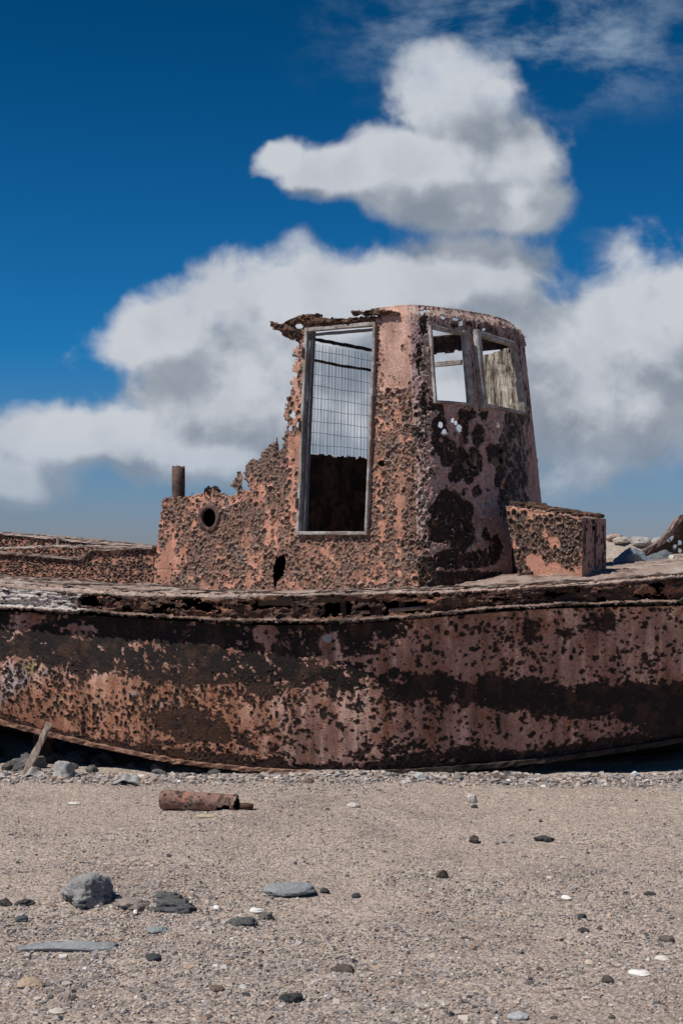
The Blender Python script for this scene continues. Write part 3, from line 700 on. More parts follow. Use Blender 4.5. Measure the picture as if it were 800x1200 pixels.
tag(f2, 'wider weathered window frame at the forward corner')
# ---- porthole rim
s_, z_ = sz_at(245.5, 607, 0, 1.5); c0 = shell_p(s_, z_, .008); tdir = np.array((.8, -.6, 0)); V = []; Fc = []; n = 40
for i in range(n):
    g = 2*math.pi*i/n; e = tdir*math.cos(g)+np.array((0, 0, 1))*math.sin(g); o_ = np.array((-.6, -.8, 0)); j = 1+.04*math.sin(5*g+1)
    for r, h in ((.088, -.02), (.088, .005), (.098, .009), (.130*j, .007), (.138*j, -.01)): V.append(tuple(c0+e*r+o_*h))
for i in range(n):
    for k in range(4): Fc.append((i*5+k, i*5+k+1, (i+1) % n*5+k+1, (i+1) % n*5+k))
mesh_obj('porthole_rim', V, Fc, material('porthole_rust', (.15, .09, .075), var=.4, scale=50, bump=1, bscale=80, tone2=(.07, .045, .038)), boat)
# ---- engine casing: the rest of the low box (aft end, far side, added top) behind the port plate
a0 = shell_p(0.0, 1.42); w_ = np.array((.6, .8, 0)); back_ = a0+w_*1.45
def case_pos(U, V): 
    z = ZB+V; b_ = shell(0*U+.012, z); return np.stack([b_[..., 0]+.6*U, b_[..., 1]+.8*U, z+0*U], -1)
p = Panel(case_pos, 1.45, .86, .012, 10); p.craters(900, .012, .03, np.full_like(p.U, .6), seed=1); p.N *= np.sign(-p.N[..., :1])
p.build('casing_end', [M['crust'], M['inner']], boat, crust_colour(p, PAINT, .5), thick=.008)
def case2(U, V): return np.stack([back_[0]+.8*U, back_[1]-.6*U, ZB+V+0*U], -1)
p = Panel(case2, 1.6, .80, .02, 12); p.build('casing_side', [M['crust'], M['inner']], boat, crust_colour(p, PAINT, .8), thick=.008)
def case3(U, V):
    z = ZB+.80+0*U; b_ = shell(U, z); return np.stack([b_[..., 0]+.6*(V+.01), b_[..., 1]+.8*(V+.01), z], -1)
p = Panel(case3, 1.58, 1.4, .02, 13); p.N *= np.sign(p.N[..., 2:3]); p.craters(500, .02, .05, np.full_like(p.U, .4), seed=1)
p.build('added_casing_top', [M['crust'], M['inner']], boat, crust_colour(p, PAINT, .8), thick=.012)  # unseen top plate, added to keep the sun out of the casing
# ---- exhaust stub
sx_, _z = sz_at(200, 584, 0, 1.5); c0 = shell_p(sx_, 2.2, -.12)
Zt = Z(547, c0[1]); V = []; Fc = []; n = 20; rr = 7.6*(c0[1]-CAMY)/F
for k, (r, z) in enumerate([(rr, 2.0), (rr, 2.28), (rr*1.03, (2.28+Zt)/2), (rr, Zt), (rr*.85, Zt+.002), (rr*.85, Zt-.3)]):
    for i in range(n):
        g = 2*math.pi*i/n; V.append((c0[0]+r*math.cos(g), c0[1]+r*math.sin(g), z+(.008*math.sin(3*g) if z > Zt-.05 else 0)))
for k in range(5):
    for i in range(n): Fc.append((k*n+i, k*n+(i+1) % n, (k+1)*n+(i+1) % n, (k+1)*n+i))
mesh_obj('exhaust_stub', V, Fc, material('sooty_pipe', (.06, .045, .045), var=.4, scale=20, bump=.8, bscale=60, tone2=(.13, .085, .07)), boat)
# torn lug on the casing
rs = random.Random(3); parts = []
for k in range(5):
    q0 = (238+rs.random()*16, 579); s_, z_ = sz_at(q0[0], 583, 0, 1.6); a = shell_p(s_, z_, -.02)
    parts.append(beam('x', None, None, [tuple(a), tuple(a+np.array((rs.uniform(-.03, .04), 0, .05))), tuple(a+np.array((rs.uniform(-.06, .08), 0, .07+rs.random()*.03)))], .05, .014, up=(0, 1, 0), jit=.005, seed=k, build=False))
v, f_ = merge(parts); mesh_obj('torn_lug', v, f_, M['blackiron'], boat, smooth=False)
# ---- forward deck box
K = np.array((X(682, .5), .5)); uf = np.array((-.8, .6)); ue = np.array((.6, .8))
def zt_box(L): return Z(607, .5)+.118*L/.75
zbk = float(deckz(K[0], K[1]))-.03
def box_port(U, V):
    q0 = (.60+.12*V/.5)*(1-U/.72); h = (zt_box(q0)-zbk)
    return np.stack([K[0]+uf[0]*q0+0*V, K[1]+uf[1]*q0+0*V, zbk+h*V/.5], -1)
boxo = bpy.data.objects.new('deck_box', None); C.objects.link(boxo); boxo.parent = boat
bm = box_port(np.array(0.), np.array(0.))
p = Panel(box_port, .72, .5, .0055, 14); p.N *= np.sign(-p.N[..., 1:2])
bf = 1.6*fbm(p.U*7, p.V*7, 5, 4, .65)+.42-.9*sstep(p.V, .20, .05)*sstep(p.U, .1, .2)-.8*sstep(p.V, .46, .5)
p.rust = sstep(bf, 0, .15)*.9; p.disp = .006*p.rust*fbm(p.U*45, p.V*45, 3, 57)
p.craters(1100, .010, .030, np.clip(.15+bf, 0, 1), depth=.35, lip=.5, power=1.4, seed=1)
p.build('box_side', [M['crust'], M['inner']], boxo, crust_colour(p, PAINT, .35, lipc=(.5, .38, .31)), thick=.008)
def box_end(U, V): return np.stack([K[0]+ue[0]*U+0*V, K[1]+ue[1]*U+0*V, zbk+(zt_box(0)-zbk)*V/.5+0*U], -1)
p = Panel(box_end, .42, .5, .0055, 15); p.N *= np.sign(p.N[..., :1])
cs = sstep(fbm(p.U*22, p.V*3.5, 4, 5), .15, .35)*sstep(p.V, .5, .42); p.rust = cs
p.craters(200, .008, .02, np.full_like(p.U, .3), depth=.3, lip=.3, seed=1, aspect=(1, 2.5))
p.keep &= ~(np.hypot(p.U-.20, (p.V-.42)) < .022+.006*fbm(p.U*50, p.V*50, 2, 5))
p.build('box_end', [M['crust'], M['inner']], boxo, crust_colour(p, np.array((.36, .22, .19)), .8), thick=.008)  # darker, greyer end paint holds the shade of the side facing right
def box_top(U, V): return np.stack([K[0]+uf[0]*U+ue[0]*V, K[1]+uf[1]*U+ue[1]*V, zt_box(U)+0*V], -1)
p = Panel(box_top, .71, .42, .008, 16); p.N *= np.sign(p.N[..., 2:3]); p.craters(500, .01, .03, np.full_like(p.U, .6), seed=1)
p.build('box_lid', [M['crust'], M['inner']], boxo, crust_colour(p, np.array((.30, .2, .17)), .7), thick=.012)
def box_far(U, V): return np.stack([K[0]+ue[0]*.42+uf[0]*U+0*V, K[1]+ue[1]*.42+uf[1]*U+0*V, zbk+(zt_box(U)-zbk)*V/.5], -1)
p = Panel(box_far, .9, .5, .02, 17); p.N *= np.sign(p.N[..., 1:2]); p.build('box_side', [M['crust'], M['inner']], boxo, crust_colour(p, PAINT, .7), thick=.008)
def bp(L, V, dz): return (K[0]+uf[0]*L+ue[0]*V, K[1]+uf[1]*L+ue[1]*V, zt_box(L)+dz)
beam('lid_batten', M['iron'], boxo, [bp(-.02, .06, .022), bp(.70, .06, .03)], .05, .025, jit=.006, seg=.04)
beam('lid_batten', M['iron'], boxo, [bp(-.02, .32, .022), bp(.70, .32, .03)], .05, .03, jit=.006, seg=.04, seed=2)
# ---- aft coamings, seen left of the casing
cE = shell_p(0.02, 1.42)
def coam(u0, x_left, offs, ztab, name, seed, res=.009, dens=.6, notch=None, ybend=.5):
    q0 = np.array((cE[0], cE[1]))+np.array((.6, .8))*offs
    q1 = np.array((x_left, q0[1]+ybend*(q0[0]-x_left)))
    Lc = float(np.linalg.norm(q1-q0))
    def pos(U, V):
        t = 1-U/Lc; x = q0[0]+(q1[0]-q0[0])*t; y = q0[1]+(q1[1]-q0[1])*t
        zb = deckz(x, Yh(x)+1.2)-.03+.03*t; zt_ = np.interp(x, [a for a, b in ztab], [b for a, b in ztab])
        return np.stack([x+0*V, y+0*V, zb+(zt_-zb)*V/.5], -1)
    p = Panel(pos, Lc, .5, res, seed); p.N *= np.sign(-p.N[..., 1:2])
    p.craters(int(4200*Lc/3), .009, .024, np.full_like(p.U, dens)+.3*fbm(p.U*4, p.V*4, 3, 3), depth=.35, lip=.5, power=1.5, seed=1)
    p.build(name, [M['crust'], M['inner']], boat, crust_colour(p, PAINT*.9, .45), thick=.01)
    return pos, Lc
def zpx(px, py, Y): return X(px, Y), Z(py, Y)
y0 = cE[1]
t1 = [zpx(-160, 644, y0+2.4), zpx(0, 648, y0+1.2), zpx(100, 656, y0+.6), zpx(112, 646, y0+.5), zpx(178, 643, y0)]
cpos, Lc = coam(0, -5.6, 0, t1, 'coaming', 21)
t2 = [zpx(-160, 616, y0+3.6), zpx(0, 625, y0+2.8), zpx(70, 630, y0+2.2), zpx(178, 641, y0+1.5), (0, 1.8)]
cpos2, Lc2 = coam(0, -5.6, 1.7, t2, 'coaming', 22)
for (pos_, L_, nm, off) in ((cpos, Lc, 'coaming_cap', 0), (cpos2, Lc2, 'coaming_cap', 0)):
    pts = [tuple(pos_(np.array(u), np.array(.5))+np.array((0, 0, .008))) for u in np.linspace(.03, L_, 60)]
    beam(nm, plank_mat, boat, pts, .06, .022, jit=.003, seg=.06)
# rails over the cockpit
def q(px_, py_, Y): return (X(px_, Y), Y, Z(py_, Y))
rail = material('pale_rail', (.42, .33, .29), var=.4, scale=40, bump=.8, bscale=90)
beam('cockpit_rail', rail, boat, [q(-120, 645, y0+1.9), q(0, 643, y0+1.4), q(60, 640, y0+1.1), q(110, 640, y0+.9), q(178, 643, y0+.6)], .035, .022, jit=.003)
beam('cockpit_rail', rail, boat, [q(-100, 618, y0+2.6), q(0, 625, y0+2.1), q(60, 631, y0+1.8), q(68, 629, y0+1.7), q(76, 633, y0+1.7), q(178, 641, y0+1.1)], .035, .02, jit=.003)
beam('rail_post', rail, boat, [q(68, 629, y0+1.7), q(68, 641, y0+1.7)], .03, .03, up=(0, 1, 0), jit=.003)
beam('far_gunwale', M['iron'], boat, [(x, float(Yf(x)), max(float(deckz(x, Yf(x)))+.1, 1.5)+.0) for x in np.linspace(-6.2, -1.2, 30)], .08, .12, jit=.004)
adopt(); boxo.matrix_parent_inverse.identity(); boxo.location = (K[0], K[1]-2.5, zbk)
for o in C.objects:
    if o.parent in (boxo, df):
        o.matrix_parent_inverse.identity()
for o in C.objects:
    if o.parent is boxo: o.data.transform(__import__('mathutils').Matrix.Translation((-K[0], -K[1], -zbk)))
bpy.context.view_layer.update()

# ------------------------------------------------------------------ ground
def axis(segs):
    out = [segs[0][0]]
    for a, b, h0, h1 in segs:
        x = a
        while x < b-1e-6:
            t = (x-a)/(b-a); x = min(b, x+h0*(h1/h0)**t); out.append(x)
    return np.array(out)
ys = axis([(-60, -9, 6, .2), (-9, -6.6, .2, .02), (-6.6, .6, .016, .016), (.6, 8, .02, .25), (8, 60, .25, 4), (60, 900, 4, 90)])
xp = axis([(0, 3.4, .016, .016), (3.4, 8, .02, .4), (8, 60, .4, 6), (60, 700, 6, 90)]); gx = np.concatenate([-xp[:0:-1], xp])
GX, GY = np.meshgrid(gx, ys, indexing='ij')
def gz(x, y):
    x = np.asarray(x, float); y = np.asarray(y, float)
    fade = 1/(1+np.maximum(0, np.abs(x)-8)**2/40+np.maximum(0, y-8)**2/80)
    z = .045*fbm(x*.9+3, y*.9+7, 3, 301)*fade+.020*fbm(x*3.2, y*3.6, 4, 305)*fade
    for (a_, b_, w_) in ((-1.28, -4.03, .22), (-.9, -4.05, .2), (-.27, -3.85, .26), (-1.1, -.25, .3)): z = z+.018*np.exp(-((x-a_)**2+(y-b_)**2)/w_**2)
    b = np.exp(-((y+.13-.03*np.sin(x*3)-.05*fbm(x*1.5, x*0, 3, 306))/.16)**2)*(np.abs(x) < 7)
    z = z+b*(.030+.022*fbm(x*6, y*6, 3, 307))
    far = sstep(y, 10, 60)*(.9*fbm(x*.03+5, y*.03, 4, 309)-.25)
    mound = 2.02*np.exp(-((x-5.6)/2.6)**2-((y-17.5)/3.2)**2)*(1+.10*fbm(x*1.2, y*1.2, 4, 311))
    return z+far*np.clip(fade*0+1, 0, 1)+mound
GZ = gz(GX, GY)
nearf = sstep(np.abs(GX), 5, 3.4)*sstep(GY, 2, .6)*sstep(GY, -7.5, -6.8)
GZ = GZ+nearf*(.0045*fbm(GX*35, GY*35, 2, 313)+.003*fbm(GX*11, GY*11, 2, 315))
idx = np.arange(GX.size).reshape(GX.shape)
q4 = np.stack([idx[:-1, :-1].ravel(), idx[1:, :-1].ravel(), idx[1:, 1:].ravel(), idx[:-1, 1:].ravel()], 1)
def ground_mat():
    m = bpy.data.materials.new('gravelly_sand'); m.use_nodes = True; nt = m.node_tree; N = nt.nodes; L = nt.links
    b = N['Principled BSDF']; b.inputs['Roughness'].default_value = .95; b.inputs['Specular IOR Level'].default_value = .1
    tc = N.new('ShaderNodeTexCoord')
    def nz(sc, det, ro=.55):
        n = N.new('ShaderNodeTexNoise'); n.inputs['Scale'].default_value = sc; n.inputs['Detail'].default_value = det; n.inputs['Roughness'].default_value = ro; L.new(tc.outputs['Object'], n.inputs[0]); return n.outputs[0]
    def ramp(x, stops):
        r = N.new('ShaderNodeValToRGB'); L.new(x, r.inputs[0]); cr = r.color_ramp
        cr.elements[0].position, cr.elements[0].color = stops[0][0], stops[0][1]+(1,); cr.elements[1].position, cr.elements[1].color = stops[-1][0], stops[-1][1]+(1,)
        for p_, c_ in stops[1:-1]: e = cr.elements.new(p_); e.color = c_+(1,)
        return r.outputs[0]
    def mx(f, a, b_, mode='MIX'):
        n = N.new('ShaderNodeMix'); n.data_type = 'RGBA'; n.blend_type = mode
        for s_, v_ in ((n.inputs[0], f), (n.inputs[6], a), (n.inputs[7], b_)):
            if hasattr(v_, 'node'): L.new(v_, s_)
            else: s_.default_value = v_
        return n.outputs[2]
    big = ramp(nz(1.1, 6, .62), [(.32, (.28, .238, .215)), (.45, (.36, .303, .268)), (.56, (.39, .33, .29)), (.70, (.325, .288, .27))])
    vo = N.new('ShaderNodeTexVoronoi'); vo.inputs['Scale'].default_value = 95; L.new(tc.outputs['Object'], vo.inputs[0])
    sx = N.new('ShaderNodeSeparateColor'); L.new(vo.outputs['Color'], sx.inputs[0])
    gr = ramp(sx.outputs[0], [(0, (.42, .40, .40)), (.2, (.75, .72, .70)), (.55, (1., .98, .95)), (.85, (1.25, 1.2, 1.15)), (1, (1.5, 1.45, 1.4))])
    c = mx(1., big, gr, 'MULTIPLY')
    sp = ramp(nz(38, 3, .6), [(.36, (.62, .6, .58)), (.46, (1, 1, 1)), (1, (1, 1, 1))])
    c = mx(.8, c, sp, 'MULTIPLY')
    L.new(c, b.inputs['Base Color'])
    bp_ = N.new('ShaderNodeBump'); bp_.inputs['Strength'].default_value = .9; bp_.inputs['Distance'].default_value = .006
    inv = N.new('ShaderNodeMath'); inv.operation = 'SUBTRACT'; inv.inputs[0].default_value = 1; L.new(vo.outputs['Distance'], inv.inputs[1])
    L.new(inv.outputs[0], bp_.inputs['Height'])
    b2 = N.new('ShaderNodeBump'); b2.inputs['Strength'].default_value = .6; b2.inputs['Distance'].default_value = .012
    L.new(nz(22, 8, .7), b2.inputs['Height']); L.new(bp_.outputs[0], b2.inputs['Normal']); L.new(b2.outputs[0], b.inputs['Normal'])
    return m
M['ground'] = ground_mat()
tag(mesh_obj('ground', np.stack([GX, GY, GZ], -1).reshape(-1, 3), q4, M['ground']), 'sunlit beige gravel and sand of the beach', kind='structure')
# ---- gravel grains
rs = np.random.RandomState(5)
def pebbles(n, dmin, dmax, rmin, rmax, pw, ypow=1.0):
    d = dmin+(dmax-dmin)*rs.rand(n)**ypow; y = CAMY+d; x = (rs.rand(n)*2-1)*(d*.245+.25)
    r = rmin+(rmax-rmin)*rs.rand(n)**pw
    return x, y, r
sets = [pebbles(70000, 5.2, 8.2, .003, .0095, 2.4, 1.0), pebbles(38000, 8.0, 11.6, .0035, .010, 2.2), pebbles(2600, 5.2, 11.5, .010, .020, 2.5), pebbles(5200, 11.05, 11.55, .006, .026, 2.8)]
def collar(px, py, w, n):
    d = CAMH*F/(py-HZ); cx = X(px, CAMY+d); wr = w*d/F/2; g = rs.rand(n)*6.28; q_ = wr*(.75+np.abs(rs.randn(n))*.28)
    return cx+np.cos(g)*q_, CAMY+d+wr*.2+np.sin(g)*q_*.75, .003+.010*rs.rand(n)**2
for a_ in ((103, 1058, 62, 700), (201, 1064, 44, 400), (155, 1064, 40, 400), (338, 1048, 60, 500), (283, 1083, 30, 250), (78, 1112, 100, 500), (341, 1172, 28, 300), (255, 1163, 26, 300), (403, 1140, 34, 300), (712, 1150, 26, 250), (33, 1156, 36, 250), (236, 949, 92, 700)): sets.append(collar(*a_))
x = np.concatenate([s[0] for s in sets]); y = np.concatenate([s[1] for s in sets]); r = np.concatenate([s[2] for s in sets])
# patchiness: drifts of sand between stony areas
keepm = (rs.rand(len(x)) < np.clip(.52+1.5*fbm(x*1.1, y*.8, 4, 401)+.30*sstep(y, -3.4, -5.5)-.42*sstep(y, -3.8, -2.2)*sstep(y, -.3, -.9), .05, 1)) | (y > -.4)
r = r*(1-.28*sstep(y, -4.5, -2.0)*sstep(y, -.2, -.8))
x, y, r = x[keepm], y[keepm], r[keepm]; n = len(x)
octv = np.array([(1, 0, 0), (0, 1, 0), (-1, 0, 0), (0, -1, 0), (0, 0, 1), (0, 0, -1)], float)
octf = np.array([(0, 1, 4), (1, 2, 4), (2, 3, 4), (3, 0, 4), (1, 0, 5), (2, 1, 5), (3, 2, 5), (0, 3, 5)])
cube = np.array([(a, b, c_) for a in (-1, 1) for b in (-1, 1) for c_ in (-1, 1)], float)*.62
cubf = np.array([(0, 1, 3, 2), (4, 6, 7, 5), (0, 4, 5, 1), (2, 3, 7, 6), (0, 2, 6, 4), (1, 5, 7, 3)])
base = cube
V = base[None]*(1+.5*(rs.rand(n, 8, 3)-.5)*1.4)*np.stack([.8+.7*rs.rand(n), .8+.7*rs.rand(n), .45+.5*rs.rand(n)], 1)[:, None, :]
a = rs.rand(n)*6.28; ca, sa = np.cos(a)[:, None], np.sin(a)[:, None]
V = np.stack([V[..., 0]*ca-V[..., 1]*sa, V[..., 0]*sa+V[..., 1]*ca, V[..., 2]], -1)
tl = (rs.rand(n)-.5)[:, None]*1.2; V = np.stack([V[..., 0], V[..., 1]*np.cos(tl)-V[..., 2]*np.sin(tl), V[..., 1]*np.sin(tl)+V[..., 2]*np.cos(tl)], -1)
z = gz(x, y)
V = V*r[:, None, None]+np.stack([x, y, z+r*.15], 1)[:, None, :]
Fq = (cubf[None]+8*np.arange(n)[:, None, None]).reshape(-1, 4)
pal = np.array([(.34, .28, .24), (.38, .32, .28), (.26, .22, .20), (.20, .18, .17), (.11, .10, .10), (.30, .26, .25), (.46, .42, .39), (.24, .16, .12), (.36, .25, .18)])
pr = np.array([.22, .17, .16, .12, .09, .12, .035, .045, .04]); pr /= pr.sum()
pc_ = pal[rs.choice(len(pal), n, p=pr)]*(.9+.5*rs.rand(n, 1))*np.array((1.0, 1.02, 1.04))
tag(mesh_obj('gravel', V.reshape(-1, 3), Fq, M['pebble'], None, np.repeat(pc_, 8, 0), smooth=False), 'loose beige, grey and dark gravel grains strewn over the beach', 'gravel', kind='stuff')

# ------------------------------------------------------------------ stones
def ico(sub):
    import bmesh
    bm_ = bmesh.new(); bmesh.ops.create_icosphere(bm_, subdivisions=sub, radius=1)
    V = np.array([v.co[:] for v in bm_.verts]); Fc = np.array([[v.index for v in f.verts] for f in bm_.faces]); bm_.free(); return V, Fc
_ico = {k: ico(k) for k in (3, 4, 5)}
def rock(name, loc, size, label, cat='stone', group=None, col=(.2, .2, .2), col2=None, seed=0, rough=.18, pit=0., cuts=5, sub=4, rot=None, sink=.33, tilt=0., flat=False, fine=.05):
    V, Fc = _ico[sub]; V = V.copy(); rs = np.random.RandomState(seed+100)
    for k in range(cuts):
        d = rs.randn(3); d /= np.linalg.norm(d); h = .55+.35*rs.rand(); t = V@d-h; V -= np.outer(np.clip(t, 0, None)*.92, d)
    o = rs.rand(3)*20
    def n3(sc, sd): return (fbm(V[:, 0]*sc+o[0], V[:, 1]*sc+o[1], 3, sd)+fbm(V[:, 1]*sc+o[1], V[:, 2]*sc+o[2], 3, sd+3)+fbm(V[:, 2]*sc+o[2], V[:, 0]*sc+o[0], 3, sd+6))/1.6
    V[:, 2] *= np.where(V[:, 2] > 0, 1, .9)
    f = 1+rough*n3(1.6, 500)+rough*.5*n3(4, 510)+fine*n3(11, 520)
    if pit: f = f-pit*sstep(n3(7, 530), .05, .5)*(V[:, 2] < .25)
    N_ = V.copy(); V = V*f[:, None]
    a = rs.rand()*6.28 if rot is None else rot
    V = V*np.array(size)/2*1.08
    ct, st = math.cos(tilt), math.sin(tilt); V = np.stack([V[:, 0]*ct-V[:, 2]*st, V[:, 1], V[:, 0]*st+V[:, 2]*ct], 1)
    ca, sa = math.cos(a), math.sin(a); 
    if rot is not None or size[0] < size[1]*1.6: V = np.stack([V[:, 0]*ca-V[:, 1]*sa, V[:, 0]*sa+V[:, 1]*ca, V[:, 2]], 1)
    V[:, 2] += size[2]*(.5-sink)
    c = np.broadcast_to(np.array(col, float), V.shape).copy()
    if col2 is not None: c = mixc(c, col2, sstep(n3(2.5, 540), -.15, .3))
    c *= (1+.25*n3(9, 550))[:, None]
    o_ = mesh_obj(name, V, Fc, M['rock'], None, np.clip(c, .01, .9), smooth=not flat)
    o_.location = loc; tag(o_, label, cat, group); return o_
def gpt(px, py):
    d = CAMH*F/(py-HZ)
    for _ in range(4):
        z = float(gz(X(px, CAMY+d), CAMY+d)); d = (CAMH-z)*F/(py-HZ)
    return (X(px, CAMY+d), CAMY+d, z), F/d
def gstone(name, px, py, w, h, label, dr=.8, **k):
    (x, y, z), s = gpt(px, py); W = w/s; Hh = h/s
    return rock(name, (x, y+W*dr*.3, z), (W, W*dr, Hh*1.28), label, **k)
G1 = (.21, .205, .20); G2 = (.10, .10, .105); DK = (.055, .052, .05); BR = (.20, .16, .14)
gstone('boulder', 103, 1063, 64, 40, 'large rounded grey boulder with a dark pitted base, on the gravel', col=(.19, .188, .183), col2=(.28, .275, .27), seed=12, rough=.17, pit=.30, sub=5, rot=0, sink=.36, dr=.9, cat='boulder', cuts=3, fine=.07)
gstone('stone', 155, 1066, 40, 14, 'low crumbly brown clod just right of the large grey boulder', col=BR, col2=(.24, .2, .18), seed=4, rough=.35, fine=.16, rot=0)
gstone('stone', 195, 1053, 30, 9, 'small pitted dark clod behind the jagged dark one by the boulder', col=(.10, .10, .10), seed=5, rough=.35, fine=.2, rot=0)
gstone('stone', 201, 1068, 44, 12, 'jagged dark grey clod with pitted surface, right of the large boulder', col=(.09, .09, .092), seed=6, rough=.4, fine=.22, pit=.1, rot=.1)
gstone('slab', 338, 1050, 60, 13, 'flat pale grey slab stone with dark ragged underside', col=(.26, .27, .28), seed=7, rough=.15, pit=.2, rot=0, cuts=2, cat='slab', sink=.3)
gstone('stone', 380, 1047, 14, 6, 'small dark stone at the right end of the flat grey slab', col=DK, seed=8)
gstone('stone', 283, 1086, 30, 10, 'dark pitted stone below and left of the flat grey slab', col=(.10, .10, .098), seed=9, rough=.35, fine=.2, rot=0)
gstone('stone', 312, 1077, 18, 8, 'brown crumbly lump beside the curved white shell piece', col=(.14, .125, .115), seed=10, rough=.3, fine=.15)
gstone('slab', 78, 1115, 108, 9, 'long thin grey slab half buried in the gravel below the boulder', col=(.24, .25, .26), seed=11, rough=.2, rot=0, cuts=2, sink=.38, dr=.35, cat='slab')
gstone('slab', 185, 1093, 26, 6, 'small half buried light grey slab below the dark clods', col=(.25, .27, .28), seed=12, rot=0, sink=.35, cat='slab')
gstone('stone', 178, 1126, 19, 8, 'small smooth black stone in the left foreground', col=(.05, .052, .055), seed=13)
gstone('stone', 341, 1176, 28, 14, 'smooth black pebble, largest dark stone near the bottom edge', col=(.055, .057, .06), seed=14, rough=.12)
gstone('stone', 555, 988, 15, 10, 'dark brown pyramid shaped stone on the open sand', col=(.09, .07, .062), seed=15, flat=True, sub=3, cuts=9)
gstone('stone', 637, 986, 23, 6, 'flat twisted dark flake lying on the open sand right of centre', col=(.06, .055, .055), seed=16, rot=.2, rough=.4)
gstone('stone', 518, 1029, 16, 11, 'dark brown pointed stone with an upright right edge', col=(.10, .08, .07), seed=17, flat=True, sub=3, cuts=9, tilt=.5)
gstone('stone', 552, 941, 15, 11, 'two-toned brown and white stone near the boat', col=(.09, .065, .06), col2=(.5, .45, .42), seed=18, flat=True, sub=3)
gstone('stone', 556, 947, 9, 4, 'tiny dark chip just below the brown and white stone', col=DK, seed=19)
gstone('stone', 682, 1078, 11, 9, 'small round black pebble in the right foreground', col=(.05, .055, .06), seed=20, rough=.1)
gstone('stone', 684, 1093, 14, 6, 'low dark stone just below the round black pebble', col=DK, seed=21)
gstone('stone', 702, 1090, 7, 4, 'tiny black chip right of the low dark stone', col=DK, seed=22)
gstone('stone', 417, 1052, 12, 6, 'small black stone lying alone at the middle of the gravel', col=(.05, .055, .055), seed=23)
gstone('stone', 762, 1049, 14, 4, 'slender dark stone on the gravel near the right edge', col=DK, seed=24, rot=0)
gstone('stone', 781, 1104, 16, 8, 'brownish lump near the right edge of the foreground', col=(.13, .11, .1), seed=25, rough=.3, fine=.15)
gstone('stone', 30, 1061, 20, 7, 'dark lump left of the large boulder', col=DK, seed=26, rough=.3, fine=.15)
gstone('stone', 6, 1062, 16, 8, 'dark lump cut by the left edge of the picture', col=DK, seed=27, rough=.3, fine=.15)
gstone('stone', 24, 1080, 18, 6, 'bluish black low stone below the left dark lumps', col=(.07, .08, .09), seed=28)
gstone('stone', 403, 1140, 26, 8, 'dark brown crumbly patch of clods in the middle foreground', col=(.10, .08, .07), seed=29, rough=.4, fine=.2)
gstone('stone', 712, 1152, 16, 9, 'dark knobbly lump below the curved white shell piece', col=(.09, .08, .07), seed=30, rough=.4, fine=.2)
gstone('stone', 255, 1163, 20, 8, 'reddish brown clod in the lower left foreground', col=(.15, .11, .09), seed=31, rough=.4, fine=.15)
gstone('stone', 33, 1158, 34, 10, 'pale tan lump of sandstone in the lower left corner', col=(.40, .30, .22), seed=32, rough=.3)
gstone('stone', 608, 1195, 24, 8, 'pale grey flat stone at the bottom edge right of centre', col=(.36, .37, .38), seed=33, rot=0, sink=.35)
gstone('stone', 414, 946, 15, 6, 'pale cream block lying on the sand in front of the hull', col=(.5, .45, .4), seed=34, flat=True, sub=3, cuts=8, rot=0)
# pale chips and shell pieces
def chip(px, py, w, h, label, seed, bend=.2, col=(.72, .69, .65), rot=0., name='shell_piece', cat='shell', thick=.012):
    (x, y, z), s = gpt(px, py); W = w/s; D_ = h/s*2.6; nu, nv = 18, 8; V = []; rs_ = np.random.RandomState(seed)
    for side in (0, 1):
        for i in range(nu+1):
            u = i/nu*2-1; wdt = (1-abs(u)**2.4)**.6
            for j in range(nv+1):
                v_ = j/nv*2-1; xx = u*W/2; yy = v_*wdt*D_/2+bend*W*(u*u-.3)
                zz = .012*(1-v_*v_)*wdt+.004*fbm(np.array(u*3+seed), np.array(v_*3), 2, 3)+thick*.5*(1-side)*(.3+.7*wdt)+.004
                V.append((xx*math.cos(rot)-yy*math.sin(rot), xx*math.sin(rot)+yy*math.cos(rot), float(zz)))
    n_ = (nu+1)*(nv+1); Fc = []
    for i in range(nu):
        for j in range(nv):
            a_ = i*(nv+1)+j; Fc.append((a_, a_+nv+1, a_+nv+2, a_+1)); Fc.append((n_+a_+1, n_+a_+nv+2, n_+a_+nv+1, n_+a_))
        for j in (0, nv):
            a_ = i*(nv+1)+j; Fc.append((a_, a_+nv+1, n_+a_+nv+1, n_+a_))
    o_ = mesh_obj(name, V, Fc, material('shell_'+str(seed), col, var=.15, scale=40, bump=.3, bscale=80), None)
    o_.location = (x, y, z); return tag(o_, label, cat)
chip(300, 1069, 17, 6, 'curved white shell piece beside a brown lump, left of centre', 1, bend=.5, rot=-.6)
chip(748, 1143, 27, 7, 'largest white curved shell piece, in the right foreground', 2, bend=.25, rot=-.35)
chip(775, 1126, 18, 5, 'flat cream shell piece near the right edge', 3, bend=.1, rot=-.2, col=(.6, .56, .5))
chip(690, 1131, 13, 4, 'small tan shell fragment left of the largest white one', 4, rot=-.6, col=(.5, .42, .34))
chip(663, 1054, 11, 5, 'small bright white shell fragment above the round black pebble', 5, rot=.5)
chip(254, 1066, 9, 4, 'small white shell fragment left of the pitted dark stone', 6)
chip(159, 1071, 6, 4, 'tiny white shell fragment between the dark clods', 7)
chip(87, 943, 16, 3, 'thin white shell sliver on the sand below the wooden prop', 8, col=(.6, .56, .5))
chip(67, 1188, 22, 5, 'pale fragment half sunk in the lower left gravel', 9, col=(.5, .45, .4))
chip(242, 958, 26, 4, 'curled dry strip lying just below the rusty pipe', 10, col=(.40, .33, .24), name='dry_strip', cat='strip', bend=.12, rot=-.1)
